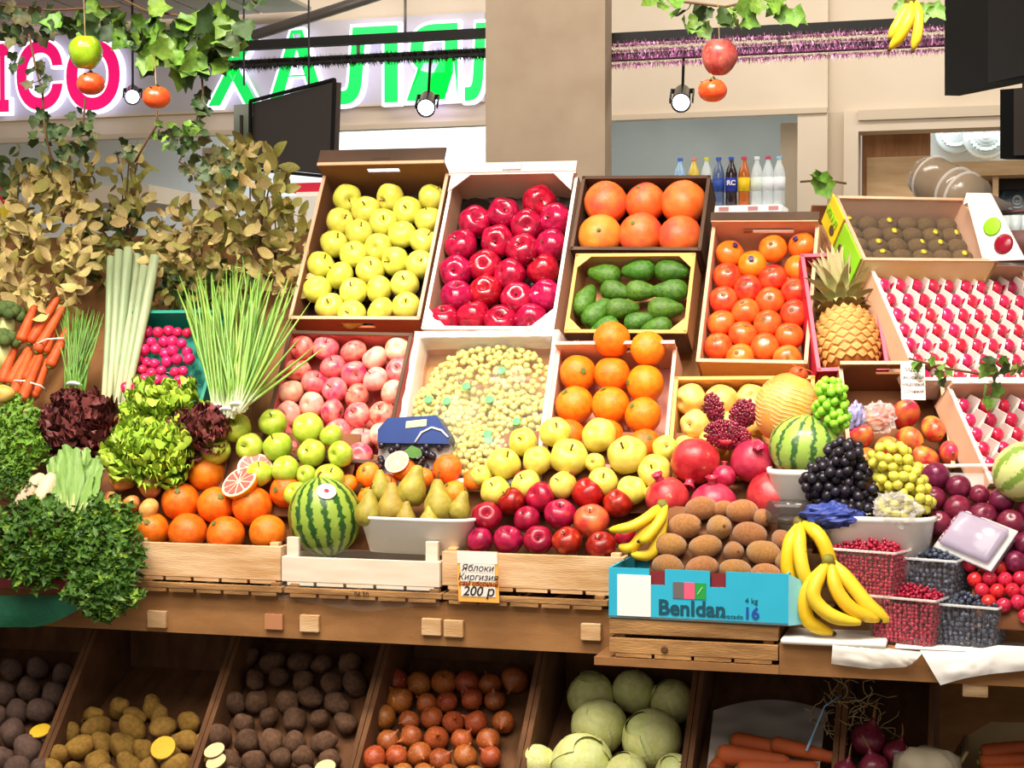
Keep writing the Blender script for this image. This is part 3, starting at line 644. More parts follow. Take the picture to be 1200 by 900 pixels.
# knotty crate under the blue carton
LZ = .916
kx0, kx1 = X(714, -.125), X(912, -.125)
ke = crate('knotty_crate', 'weathered knotty wooden crate under the blue carton', kx0, kx1, -.125, -.004, .842, LZ, wood_old, True, 2, .008)
part('knot', MB().lathe([(0, 0), (.008, 0), (.006, .003), (0, .003)], 10, T(-.06, -.062, .012) @ RX(PI / 2)), brown_stem, ke)
# ------------------------------------------------------------------ front crates
OZ0, OZ1 = .949, 1.03
c1 = crate('orange_crate', 'pale wooden crate of navel oranges beside the parsley', X(156), X(329), 0, .27, OZ0, OZ1)
c2 = crate('white_crate', 'whitewashed wooden crate wrapped in clear film holding a watermelon and a tub of pears', X(331), X(516), -.005, .27, OZ0, OZ1 - .022, mat('white_wood', '#e6d8c4', '#d8c6ae', 3, .7, stretch=(2, 12, 12), kind='wood'))
for px in (342, 505): part('corner_block', MB().box((hy(px, 640, 0).x - c2.location.x, -.122, .052), (.03, .012, .104), bev=.002), mat('white_wood', ''), c2)
ww = c2; cwx = (X(516) - X(331))
film_p = MB(); n = 24
vs = []; fs = []
for a in range(n + 1):
    for b in range(9):
        u = a / n; v = b / 8; x = -cwx / 2 - .004 + u * (cwx + .008); z = .082 - v * .125 + .005 * math.sin(u * 9) * v
        y = -.146 - .004 * math.sin(u * 31 + v * 5) * math.sin(v * 4) - .002 * noise.noise(V((u * 9, v * 5, 0)))
        vs.append((x, y, z - .012 * v * math.sin(u * PI)))
for a in range(n):
    for b in range(8): k = a * 9 + b; fs.append((k, k + 1, k + 10, k + 9))
part('film_wrap', film_p.add(vs, fs), film, c2, True)
c3 = crate('apple_crate', 'pale wooden crate of crimson apples carrying the yellow price card', X(518), X(731), 0, .27, OZ0 + .005, OZ1 + .002)
def bed(parent_name, label, px0, px1, pl, off, l0, l1, m=card_b, name='heap_riser'):
    a = X(px0, .1); b = X(px1, .1); M = frame(pl.p0 + pl.n * off + pl.v * ((l0 + l1) / 2) + V(((a + b) / 2, 0, 0)), V((1, 0, 0)), pl.v, pl.n)
    o = obj(name, MB().box((0, 0, 0), (b - a, l1 - l0, .006)).mesh(name, m), None, M); return tag(o, label, 'board')
bed('', 'brown cardboard sheet sloping under the heaps of the front row', 150, 935, FR, -.052, -.02, .20)
# ------------------------------------------------------------------ navel oranges
P = [(241, 554, 22), (212, 589, 23), (254, 594, 22), (302, 593, 24), (327, 580, 20), (177, 621, 21.5), (220, 623, 23), (267, 622, 23), (313, 623, 22)]
NV = ['navel orange on top of the pile beside the grapefruit halves', 'navel orange in the middle row next to the tan fruit', 'navel orange in the middle row under the topmost orange', 'navel orange in the middle row carrying the front grapefruit half', 'navel orange tucked between the grapefruit halves and the small watermelon', 'navel orange at the crate board touching the parsley', 'navel orange at the crate board second from the parsley', 'navel orange at the crate board second from the white crate', 'navel orange at the crate board next to the white crate']
heap('orange', P, FR, lambda k, q, kd: NV[k], 'orange', 'navel oranges in the front crate', .01)
m_pith = mat('citrus_pith', '#f4d8b0', rough=.6); m_pulp = mat('grapefruit_pulp', '#dc4a4a', '#e8706a', 30, .25, .3, 40); m_pulp2 = mat('pale_pulp', '#f0a890', '#e88a78', 30, .3)
def half_citrus(p, r, ax, label, peel, pulp, nseg=10):
    M = T(p) @ zto(ax) @ S(r); e = empty('citrus_half', M, label, 'citrus half')
    part('peel', MB().lathe([(math.sin(PI / 2 * k / 7), -math.cos(PI / 2 * k / 7) * .85) for k in range(8)], 24), peel, e, True)
    part('pith', MB().lathe([(1, 0), (.98, .012), (0, .012)], 24), m_pith, e)
    for k in range(nseg):
        a0 = 2 * PI * (k + .06) / nseg; a1 = 2 * PI * (k + .94) / nseg; am = (a0 + a1) / 2; mb = MB(); vs = [(.1 * math.cos(am), .1 * math.sin(am), .03)]
        for q in range(5): a = a0 + (a1 - a0) * q / 4; rr = .87 if 0 < q < 4 else .83; vs.append((rr * math.cos(a), rr * math.sin(a), .03))
        vs += [(x * 1.0, y * 1.0, .01) for x, y, z in vs]; mb.add(vs, [(0, 1, 2, 3, 4, 5)] + [(i, 6 + i, 6 + (i + 1) % 6, (i + 1) % 6) for i in range(6)]); part('segment', mb, pulp, e)
    return e
p = FR.at(299, 549, .045); half_citrus(p, 21 / ppm(p), V((.35, -.75, .55)), 'rear pink grapefruit half leaning behind another half on the oranges', m_or, m_pulp)
p = FR.at(280, 564, .062); half_citrus(p, 23 / ppm(p), V((-.25, -.75, .75)), 'front pink grapefruit half with cut face up on the oranges', m_or, m_pulp)
# ------------------------------------------------------------------ green apples heap
GA = Plane(.12, 1.12, 58)
P = [(276, 505, 18), (321, 502, 17), (362, 512, 19), (255, 526, 18), (292, 523, 17), (325, 526, 18), (363, 530, 17), (315, 551, 16), (341, 551, 17), (391, 534, 16), (380, 553, 18), (348, 570, 15), (355, 553, 12), (390, 515, 14)]
heap('green_apple', P, GA, 'green apple in the heap behind the oranges and the small watermelon', 'apple', 'green apples behind the oranges', .04)
bed('', 'brown cardboard sheet sloping under the green apples', 245, 400, GA, -.012, -.03, .2)
# ------------------------------------------------------------------ striped watermelon, tub, pears, tangerines
m_wm = mat('watermelon_rind', '#8fa83e', '#27521e', 15, .3, kind='stripe', lo=.0, hi=.5, c3='#a8bc58', s3=6, t3=(.62, .8)); m_wm2 = mat('pale_watermelon_rind', '#94b04c', '#355c2c', 13, .3, kind='stripe', lo=.25, hi=.8, c3='#cdd98a', s3=6, t3=(.6, .8))
def watermelon(p, r, sz, M, label, m, sticker=None):
    e = empty('watermelon', T(p) @ M @ S(r), label, 'watermelon')
    part('rind', MB().lathe(ball(a=sz, n=24), 40, fn=lump(.02, 1.1, 3)), m, e, True)
    part('stem', MB().tube([(0, 0, sz * .98), (.03, 0, sz * 1.08), (.1, .02, sz * 1.12)], [.05, .03, .03], 6), m_dry, e, True)
    return e
p = hy(381, 605, .085); r = 43 / ppm(p); w_ = watermelon(p, r, 1.09, RX(.05) @ RY(-.16), 'small round striped watermelon with a white sticker in the white crate', m_wm)
st = MB(); st.lathe([(0, .012), (.26, .0), (.27, -.02)], 20); st.cur = 1; st.lathe([(0, .022), (.07, .018), (.075, .01)], 12)
d = V((.32, -.66, .70)).normalized(); Mi = (RX(.05) @ RY(-.16)).inverted() @ zto(d)
pos = Mi @ V((0, 0, 1)); pos = V((pos.x, pos.y, pos.z * 1.09)) * 1.0
obj('sticker', st.mesh('sticker', [m_white, mat('sticker_red', '#c01838', rough=.4)]), w_, T(pos) @ Mi.to_3x3().to_4x4())
# white tub
def tub(px0, px1, y, zt, h, l, label, m=None, wall=.004, flare=1.18, name='plastic_tub', yc=None, rot=0):
    a, b = X(px0, y), X(px1, y); w = b - a; e = empty(name, T((a + b) / 2, y + l / 2, zt - h) @ RZ(rot), label, 'tub'); mb = MB(); n = 40; vs = []; fs = []
    def ringp(k, s, z, ww, ll):
        t = 2 * PI * k / n; c, s_ = math.cos(t), math.sin(t); q = 4
        x = ww / 2 * math.copysign(abs(c) ** (2 / q), c); yy = ll / 2 * math.copysign(abs(s_) ** (2 / q), s_); return (x, yy, z)
    rings = [(0, 0, 1 / flare), (1, 0, 1 / flare), (1, h * .9, 1), (1.04, h * .92, 1.0), (1.04, h, 1.0), (.97, h, 1), (.96, h * .9, 1 - wall), (.98, wall * 2, 1 / flare - .01), (0, wall * 2, 1 / flare)]
    for s, z, fl in rings:
        for k in range(n): x, yy, zz = ringp(k, 1, z, w * fl, l * fl); vs.append((x * s, yy * s, zz))
    for i in range(len(rings) - 1):
        for k in range(n): j = (k + 1) % n; fs.append((i * n + k, i * n + j, (i + 1) * n + j, (i + 1) * n + k))
    part('tub_shell', mb.add(vs, fs), m or plast_w, e, True); return e
tub(414, 552, .015, hy(480, 607, .015).z, .085, .17, 'white plastic tub of pears standing in the white crate', plast_w, rot=-.05)
PR = Plane(.05, 1.1, 55)
pl = [(458, 590, 25, .15), (484, 570, 26, -.5), (433, 596, 24, -.1), (512, 590, 26, .25), (476, 604, 17, .1), (540, 593, 19, -.6), (446, 570, 20, .35), (505, 604, 18, -.2)]
P, rad = spread([(a, b, c * .72) for a, b, c, d in pl], PR, .005, 1, .8)
for p, r, q in zip(P, rad, pl): single('pear', p, r * 1.42, V((-q[3] * .4, .15, 1)).normalized(), 'speckled yellow-green pear in the white plastic tub', 'pear', 'pears in the white tub')
TG = Plane(.15, 1.12, 60)
P = [(430, 561, 15), (519, 551, 18), (538, 574, 16), (477, 554, 15), (550, 566, 13), (432, 579, 13), (497, 557, 12), (454, 566, 13), (411, 566, 12)]
heap('tangerine', P, TG, 'tangerine piled between the pears and the blue grape carton', 'tangerine', 'tangerines behind the pears', .03)
bed('', 'brown cardboard sheet sloping under the tangerines', 405, 560, TG, -.015, -.04, .14)
p = TG.at(465, 541, .06); half_citrus(p, 15 / ppm(p), V((-.1, -.8, .6)), 'pale citrus half with cut face on top of the tangerines', m_tg, m_pulp2, 9)
# ------------------------------------------------------------------ crimson apples
P = [(573, 605, 18), (602, 587, 17), (634, 579, 18), (618, 606, 16), (655, 602, 19), (686, 580, 20), (697, 609, 21), (719, 594, 18), (595, 633, 18), (631, 633, 17.5), (667, 633, 18), (703, 636, 18), (563, 633, 16), (617, 571, 14), (660, 572, 15), (733, 628, 13)]
FA = Plane(.056, 1.06, 50)
heap('crimson_apple', P, FA, lambda k, q, kd: 'orange-blushed apple among the crimson apples above the price card' if kd == 'blush_apple' else 'crimson apple heaped in the crate with the yellow price card', 'apple', 'crimson apples in the front crate', .01, pick=lambda k, q: 'blush_apple' if k in (6,) else 'crimson_apple')
# price card
def card_on(p, w, h, ax_x, ax_z, label, lines, m_edge, name='price_card'):
    n = V(ax_x).cross(V(ax_z)).normalized(); M = frame(p, V(ax_x).normalized(), V(ax_z).normalized(), n); e = empty(name, M, label, 'price card')
    part('card', MB().box((0, 0, -.001), (w, h, .002)), m_edge, e)
    for i, (t, y, s, m, bld, bg) in enumerate(lines):
        if bg: part('paper_strip', MB().box((bg[0] * w, y * h, .0004), (bg[1] * w, bg[2] * h, .0012)), paper, e)
        if t: obj('lettering', text_mesh(t, s, m, .0003, bld, .25), e, T(0, y * h, .0014))
    return e
ink = mat('black_ink', '#2a2026', rough=.7); ink_r = mat('red_ink', '#8a2418', rough=.7); tagc = mat('orange_card', '#f0a840', '#f2b85a', 6, .6)
p = hy(560, 676, -.034); k = ppm(p)
card_on(p, 50 / k, 61 / k, (1, 0, 0), (0, -.12, 1), 'orange-edged price card reading 200 on the crimson apple crate',
        [('', .38, .02, ink, 0, (0, .98, .24)), ('Яблоки', .17, .0215, ink, 0, (.0, .84, .17)), ('Киргизия', -.01, .021, ink, 0, (.0, .84, .17)), ('сам сборный', -.14, .0145, ink_r, .0003, None), ('200 р', -.29, .031, ink, .0004, (0, .84, .2))], tagc)
# ------------------------------------------------------------------ yellow quinces behind the crimson apples
YQ = Plane(.14, 1.14, 58)
P = [(653, 510, 19), (702, 510, 21), (628, 541, 18), (672, 537, 23), (735, 533, 24), (590, 543, 20), (612, 521, 17), (768, 551, 20), (778, 528, 15), (706, 564, 18), (742, 574, 18), (660, 566, 17), (618, 565, 18), (580, 574, 18), (567, 556, 13), (768, 578, 14), (690, 541, 12)]
heap('yellow_quince', P, YQ, 'bright yellow apple in the heap behind the crimson apples', 'apple', 'yellow apples behind the crimson apples', .025, tol=.93)
bed('', 'brown cardboard sheet sloping under the yellow apples', 565, 790, YQ, -.01, -.02, .19)
# ------------------------------------------------------------------ blue carton with kiwifruit and small bananas
cyan = mat('cyan_card', '#2fb2d0', '#27a8c8', 6, .55); cyan_l = mat('pale_cyan_card', '#86d2e4', rough=.6); teal = mat('teal_print', '#0c4a5c', rough=.6)
BM = Plane(-.11, LZ + .001, 0)
bx0 = X(713, -.13, 700); bx1 = X(924, -.13, 700); by0, by1 = -.13, .12; bw = bx1 - bx0; bl = by1 - by0; bh = .108
e = empty('blue_carton', T((bx0 + bx1) / 2, by0, LZ + .002) @ RZ(R(-1)), 'bright blue carton of kiwifruit printed BenIdan', 'box')
th = .005
part('base', MB().box((0, bl / 2, th / 2), (bw, bl, th)), card, e)
mb = MB(); hs = .034; xs_ = [-bw * .225, bw * .115]; cuts = sorted([-bw / 2, xs_[0] - hs / 2, xs_[0] + hs / 2, xs_[1] - hs / 2, xs_[1] + hs / 2, bw / 2])
for i in range(0, 6, 2): mb.box(((cuts[i] + cuts[i + 1]) / 2, th / 2, bh / 2), (cuts[i + 1] - cuts[i], th, bh))
for c in xs_: mb.box((c, th / 2, (bh - .034) / 2), (hs, th, bh - .034))
fw = part('front_wall', mb, cyan, e)
part('back_wall', MB().box((0, bl - th / 2, bh / 2), (bw, th, bh)), cyan, e)
for s in (-1, 1): part('side_wall', MB().box((s * (bw / 2 - th / 2), bl / 2, bh / 2), (th, bl - 2 * th, bh)), cyan, e)
part('folded_flap', MB().add([(bw / 2 + .001, .0, .0), (bw / 2 + .03, .03, .0), (bw / 2 + .03, .03, bh * .82), (bw / 2 + .001, 0, bh), (bw / 2 - .003, .004, .0), (bw / 2 + .026, .034, .0), (bw / 2 + .026, .034, bh * .82), (bw / 2 - .003, .004, bh)],
     [(0, 1, 2, 3), (7, 6, 5, 4), (0, 4, 5, 1), (1, 5, 6, 2), (2, 6, 7, 3), (3, 7, 4, 0)]), cyan_l, e)
part('white_label', MB().box((-bw * .355, -.0008, bh * .46), (bw * .19, .0016, bh * .82)), m_white, fw)
for k, m in enumerate((mat('grey_square', '#6a6264', rough=.6), mat('pink_square', '#e85a7c', rough=.6), mat('green_square', '#1e9a3e', rough=.6))):
    part('print_square', MB().box((-bw * .105 + k * bw * .062, -.0008, bh * .6), (bw * .06, .0016, bh * .32)), m, fw)
part('print_mark', MB().tube([(bw * .003, -.002, bh * .54), (bw * .03, -.002, bh * .68)], .0012, 4), mat('pale_green_print', '#a8e0a0', rough=.6), fw)
obj('lettering', text_mesh('BenIdan', .045, teal, .0006, .0012), fw, T(-bw * .03, -.001, bh * .24) @ RX(PI / 2))
obj('small_lettering', text_mesh('Avocado', .014, teal, .0004), fw, T(bw * .19, -.001, bh * .13) @ RX(PI / 2))
obj('size_number', text_mesh('16', .034, mat('blue_print', '#1a4a9a', rough=.6), .0006, .001), fw, T(bw * .3, -.001, bh * .2) @ RX(PI / 2))
obj('small_lettering', text_mesh('4 kg', .016, teal, .0004), fw, T(bw * .3, -.001, bh * .45) @ RX(PI / 2))
for c in xs_: part('slot_back', MB().box((c, th + .003, bh - .02), (hs * .92, .003, .03)), mat('dark_red_card', '#7c1c24', rough=.7), e)
KW = Plane(-.07, LZ + .11, 52)
P = [(823, 596, 17), (868, 599, 17), (802, 617, 18), (842, 619, 17.5), (881, 625, 18), (786, 639, 17), (827, 641, 17), (860, 647, 14), (897, 647, 18), (783, 663, 17), (823, 665, 17.5), (862, 668, 17), (901, 671, 17), (914, 634, 14), (892, 609, 13), (917, 660, 14), (846, 596, 11)]
Pk, rad = spread([(a, b, c * .93) for a, b, c in P], KW, .0, 1, .93)
for i, (p, r) in enumerate(zip(Pk, rad)):
    ax = V((1, rnd(-.3, .3), rnd(-.25, .25))) if i not in (3, 7, 13, 15, 14) else V((.5, -1, rnd(-.2, .3)))
    single('kiwi', p, r * 1.24, ax.normalized(), 'fuzzy brown kiwifruit heaped in the bright blue carton', 'kiwifruit', 'kiwifruit in the blue carton')
o = bed('', 'brown cardboard sheet sloping under the heaped kiwifruit', 775, 915, KW, -.03, -.02, .17)
def banana_mesh(L, r, bend, m, side=0):
    pts = []; rr = []; n = 12
    for k in range(n + 1):
        t = k / n; a = (t - .5) * bend; Rb = L / bend
        pts.append(V((Rb * (math.cos(a) - math.cos(bend / 2)), 0, Rb * math.sin(a) + L / 2)))
        rr.append(r * (.32 if t < .04 else .42 if t < .1 else .85 if t < .2 else 1 if t < .8 else .8 if t < .9 else .45 if t < .97 else .22))
    return MB().tube(pts, rr, 7, flat=.95).mesh('banana', m)
m_bn = mat('banana_skin', '#e8c020', '#f0d040', 4, .45, rv=.06, rh=.01, c3='#8a6a14', s3=30, t3=(.74, .8), gcol='#8aa02a', g=(.03, -.01)); m_bt = mat('banana_tip', '#3a2812', rough=.9); m_bs = mat('banana_stalk', '#8a8a30', '#5a4a1c', 10, .7)
def banana_hand(name, M, fingers, label, L=.18, r=.018, bend=1.1, tip=True, me=None):
    e = empty(name, M, label, 'bananas'); me = me or banana_mesh(L, r, bend, m_bn)
    part('crown', MB().lathe([(0, -.012), (.014, -.012), (.02, .01), (.014, .022), (0, .024)], 10), m_bs, e, True)
    for F_ in fingers:
        b = obj('banana', me, e, F_)
        if tip: part('tip', MB().lathe([(.0055, -.004), (.005, .004), (0, .005)], 8, T(0, 0, L * (math.sin(bend / 2) / bend + .5) if False else 0)), m_bt, b, M=T(me.vertices[-7 * 1].co))
    return e
# ------------------------------------------------------------------ pomegranates
PG = Plane(.08, 1.08, 56)
P = [(818, 543, 29), (878, 546, 27), (782, 583, 26), (838, 583, 28), (904, 582, 32), (850, 560, 14)]
pg_ax = [V((-.1, -.4, -.6)), V((.2, -.6, .5)), V((-.3, -.3, .8)), V((.0, -.2, .9)), V((.6, -.2, .7)), V((0, 0, 1))]
PL_ = ['large pomegranate under the split one beside the golden quinces', 'glossy pomegranate under the split one beside the striped watermelon', 'pale pomegranate touching the yellow apples and small bananas', 'pomegranate directly behind the heaped kiwifruit', 'largest pomegranate beside the white watermelon tub', 'small pomegranate wedged in the middle of the pomegranates']
heap('pomegranate', P, PG, lambda k, q, kd: PL_[k], 'pomegranate', 'pomegranates above the kiwifruit', .03, tol=.95, axis=lambda k: pg_ax[k].normalized())
bed('', 'brown cardboard sheet sloping under the pomegranates', 770, 925, PG, -.03, -.02, .2)
# split pomegranate
m_aril = mat('pomegranate_seeds', '#5e0a1e', '#861634', 30, .15, rv=.0, coat=.3); m_memb = mat('pomegranate_membrane', '#ead6b0', rough=.6)
p = PG.at(853, 497, .06); e = empty('split_pomegranate', T(p) @ RX(.2), 'split pomegranate opened to show its red seeds on top of the heap', 'pomegranate')
k_ = 1 / ppm(p)
part('rind_cup', MB().lathe([(0, -30 * k_), (12 * k_, -28 * k_), (20 * k_, -20 * k_), (22 * k_, -14 * k_), (19 * k_, -14 * k_), (0, -18 * k_)], 18), m_pg, e, True)
def wedge(cx, cz, w, h, rot, cy, n):
    M = T(cx * k_, cy * k_, cz * k_) @ RY(rot); part('rind_wedge', MB().sphere((0, 4 * k_, 0), 1, 12, None, (w * .9 * k_, 8 * k_, h * .95 * k_)), m_memb, e, True, M)
    sd = MB()
    for i in range(n):
        t = rnd(0, 6.28); q = math.sqrt(random.random()); x, z = q * math.cos(t), q * math.sin(t)
        sd.sphere((x * w * k_, (-6 * math.sqrt(max(0, 1 - q * q)) - 1) * k_, z * h * k_), rnd(1.7, 2.5) * k_, 6)
    tag(part('seeds', sd, m_aril, e, True, M), kind='stuff')
wedge(-15, 21, 12, 18, -.25, -6, 150); wedge(20, 15, 15, 19, .7, -6, 190); wedge(1, -9, 27, 17, .1, -12, 330)
# ------------------------------------------------------------------ upper row of tilted boxes
# yellow apples
M, w, l = quad_frame(T1, (334, 374), (490, 374), (528, 202), (384, 204))
carton('apple_carton', 'dark brown cardboard box with raised back flap holding yellow apples', M, w, l, .105, outer=card_o, rim=card_pk, inner=card_b, liner=foilblk, slots=('front', 'back'), back_h=.05)
fl = bpy.context.scene.objects['apple_carton']
part('back_flap', MB().box((0, l + .02, .105 + .05), (w, .045, .005)).box((0, l + .02, .156), (.05, .02, .006)), card_d, fl)
P = [(407, 233), (430, 248), (459, 233), (507, 232), (480, 248), (398, 263), (452, 263), (502, 263), (420, 277), (470, 277), (391, 293), (442, 293), (493, 292), (412, 307), (463, 308), (432, 323), (490, 318), (366, 321), (386, 322), (403, 338), (474, 328), (450, 337), (358, 348), (380, 351), (472, 346), (396, 361), (448, 359)]
heap('yellow_apple', [(a, b, 17.3) for a, b in P], T1, 'yellow-green apple in the dark brown cardboard box with black liner', 'apple', 'yellow apples in the tilted box', -.035, j=.9, tol=.9, box=(M, w, l), fit=.98)
# red apples
M, w, l = quad_frame(T1, (497, 386), (645, 386), (681, 206), (527, 208))
e = carton('apple_carton', 'white-rimmed cardboard box holding shiny dark red apples', M, w, l, .105, outer=card_w, rim=card_w, inner=card_pk, liner=foilblk, gusset=card_w, slots=('front',), back_h=.02)
part('back_flap', MB().box((0, l + .012, .13), (w, .03, .005)).box((0, l + .01, .135), (.05, .02, .008)), card_w, e)
part('hollow_tray_cup', MB().lathe([(.045, 0), (.035, -.02), (.02, -.03), (0, -.032)], 18), plast_blk, e, True, M=T(-w * .3, l * .83, .055))
P = [(630, 240), (593, 255), (657, 260), (553, 270), (620, 271), (585, 283), (540, 297), (610, 297), (650, 292), (573, 314), (638, 320), (532, 328), (602, 331), (567, 347), (632, 352), (527, 358), (595, 359), (518, 380), (555, 375), (587, 384), (623, 381)]
heap('red_apple', [(a, b, 20) for a, b in P], T1, 'shiny dark red apple in the white-rimmed cardboard box', 'apple', 'dark red apples in the tilted box', -.035, j=1.0, tol=.88, box=(M, w, l), fit=.98)
# grapefruit
GT = Plane(.52, 1.76, 60)
M, w, l = quad_frame(GT, (667, 293), (816, 293), (838, 207), (684, 207))
carton('grapefruit_carton', 'dark shallow cardboard box of six grapefruit in front of the drink bottles', M, w, l, .1, outer=card_d, rim=card_d, inner=card_d, slots=(), back_h=.0)
P = [(709, 231, 26), (759, 234, 24), (810, 232, 27), (699, 270, 26), (752, 274, 26.5), (804, 272, 26)]
GL = ['grapefruit in the rear row of the dark box next to the dark red apples', 'grapefruit in the middle of the rear row of the dark box', 'largest grapefruit in the rear row of the dark box below the bottles', 'grapefruit above the avocados next to the dark red apples', 'pinkish grapefruit above the avocados in the middle of the dark box', 'grapefruit above the avocados next to the persimmon box']
heap('grapefruit', P, GT, lambda k, q, kd: GL[k], 'grapefruit', 'grapefruit in the dark box', -.03, j=.35, tol=.9, box=(M, w, l), fit=.99)
# avocados
M, w, l = quad_frame(T1, (655, 390), (801, 390), (819, 298), (682, 298))
e = carton('avocado_carton', 'brown cardboard box with folded corners holding green avocados', M, w, l, .1, outer=card_d, rim=card_y, inner=card, gusset=card_y, slots=())
obj('stamped_print', text_mesh('ol', .02, m_white, .0005), e, T(-w * .43, -.002, .06) @ RX(PI / 2))
AV = [(708, 322, 19, -.2), (748, 317, 19, 0), (788, 318, 20, -.1), (722, 341, 18, -.25), (752, 341, 18, .0), (785, 341, 20, .05), (687, 354, 20, 1.25), (699, 367, 20, .9), (729, 362, 19, .15), (780, 362, 20, .05), (750, 377, 17, .3), (707, 383, 18, .4), (768, 384, 18, .2)]
P, rad = spread([(a, b, 12.8) for a, b, c, d in AV], T1, -.035, 1, .93)
for p, r, q in zip(P, rad, AV):
    rr = q[2] / ppm(p) * 1.06; ax = V((-math.cos(q[3]), 0, 0)) - T1.v * math.sin(q[3]) * -1 if False else V((math.cos(q[3]), 0, 0)) + T1.v * math.sin(q[3])
    single('avocado', p, rr, (ax * random.choice((1, -1)) + T1.n * rnd(-.15, .15)).normalized(), 'smooth green avocado in the box below the grapefruit', 'avocado', 'avocados in the cardboard box')
# persimmons
PT = Plane(.36, 1.46, 60)
M, w, l = quad_frame(PT, (811, 424), (946, 426), (960, 264), (840, 264))
e = carton('persimmon_carton', 'cardboard box with dark printed back wall holding orange-red persimmons', M, w, l, .115, outer=card_y, rim=card_pk, inner=card_pk, base_m=card_pk, slots=(), back_h=.025)
part('back_flap', MB().box((0, l + .008, .142), (w + .004, .024, .005)), card_d, e)
part('printed_mark', MB().box((.02, l - .012, .105), (.1, .002, .01)), m_white, e); part('printed_mark', MB().box((-.045, l - .012, .105), (.02, .002, .01)), card_o, e)
P = [(855, 299), (905, 288), (942, 285), (883, 309), (933, 313), (848, 324), (875, 338), (907, 327), (930, 342), (843, 353), (870, 367), (902, 354), (928, 369), (840, 383), (863, 396), (895, 381), (923, 398), (831, 411), (861, 416), (892, 408), (921, 418)]
heap('persimmon', [(a, b, 17) for a, b in P], PT, lambda k, q, kd: 'orange persimmon high in the box with the dark back wall' if kd == 'orange_persimmon' else 'orange-red persimmon low in the box with the dark back wall', 'persimmon', 'persimmons in the tilted box', -.04, j=.4, tol=.92, box=(M, w, l), fit=.99,
     pick=lambda k, q: 'orange_persimmon' if q[1] < 320 else 'persimmon')
# ------------------------------------------------------------------ pineapple in a crimson carton
PN = Plane(.38, 1.52, 58, 16, hy(985, 370, .38).x)
crims = mat('crimson_card', '#c4183c', '#b81434', 4, .5)
M, w, l = quad_frame(PN, (954, 434), (1052, 434), (1010, 296), (942, 300))
carton('pineapple_carton', 'crimson cardboard box holding one pineapple', M, w, l, .12, outer=crims, rim=mat('pink_card', '#e05a70', rough=.5), inner=crims, slots=())
a = PN.at(998, 437, -.035); b = PN.at(977, 300, -.03); ax = (b - a).normalized(); kk = 1 / ppm(a)
pm = frame(a, (PN.n.cross(ax) * -1).normalized(), PN.n * 1.0, ax) if False else T(a) @ zto(ax)
e = empty('pineapple', pm, 'ripe golden pineapple with a leafy crown in the crimson box', 'pineapple')
m_pn = mat('pineapple_skin', '#d08a3e', '#b06a28', 6, .6, rv=.1); m_ps_ = mat('pineapple_scale', '#dc9c50', '#c07c34', 40, .55, .3, 200, rv=.12, c3='#eccf98', s3=150, t3=(.55, .7)); m_pl = mat('pineapple_leaf', '#8f8e4c', '#b9ad78', 30, .5, rv=.12, gcol='#d8c89c', g=(.05, .11))
BH = 82 * kk; BR_ = 39 * kk
prof = [(0, -.004), (.6, 0), (.86, .1), (.98, .3), (1, .5), (.94, .72), (.78, .9), (.5, 1.0), (0, 1.02)]
part('fruit_body', MB().lathe([(r * BR_ * .95, z * BH) for r, z in prof], 24), m_pn, e, True)
sc_m = MB().add([(-.5, 0, 0), (0, 0, -.5), (.5, 0, 0), (0, 0, .5), (-.25, .0, -.27), (.25, 0, -.27), (.25, 0, .27), (-.25, 0, .27), (0, -.22, .05), (0, -.3, .16)],
                [(0, 4, 8), (4, 1, 8), (1, 5, 8), (5, 2, 8), (2, 6, 8), (6, 9, 8), (6, 3, 9), (3, 7, 9), (7, 8, 9), (7, 0, 8)]).mesh('scale', m_ps_)
def prof_r(z):
    for (r0, z0), (r1, z1) in zip(prof, prof[1:]):
        if z0 <= z <= z1: return r0 + (r1 - r0) * (z - z0) / (z1 - z0)
    return .5
for i in range(10):
    z = .0 + .95 * i / 9.2; rr = prof_r(z) * BR_ * .97; nn = 16
    for k in range(nn):
        t = 2 * PI * (k + .5 * (i % 2)) / nn; sz = 2 * PI * rr / nn * 1.02
        obj('scale', sc_m, e, T(rr * math.cos(t), rr * math.sin(t), z * BH) @ RZ(t + PI / 2) @ S(sz, sz * .8, BH * .13))
def strap(L, w, curl, n=6):
    vs = []; fs = []
    for k in range(n + 1):
        t = k / n; ww = w * (1 - t ** 2) * .5; a = curl * t; y = L * t * math.sin(a) ; z = L * t * math.cos(a)
        vs += [(-ww, y + .15 * ww, z), (0, y - .3 * ww, z), (ww, y + .15 * ww, z)]
    for k in range(n): fs += [(k * 3, k * 3 + 1, k * 3 + 4, k * 3 + 3), (k * 3 + 1, k * 3 + 2, k * 3 + 5, k * 3 + 4)]
    return MB().add(vs, fs)
lf = [strap(L, .03, c).mesh('crown_leaf', m_pl) for L, c in ((.07, 1.25), (.095, .95), (.11, .65), (.12, .35))]
for i in range(7):
    for k in range(11):
        t = 2 * PI * (k + i * .37) / 11; rr = .018 - i * .002
        obj('crown_leaf', lf[min(i, 3)], e, T(rr * math.cos(t), rr * math.sin(t), BH + .01 * i) @ RZ(t - PI / 2) @ RX(-.55 + .08 * i))
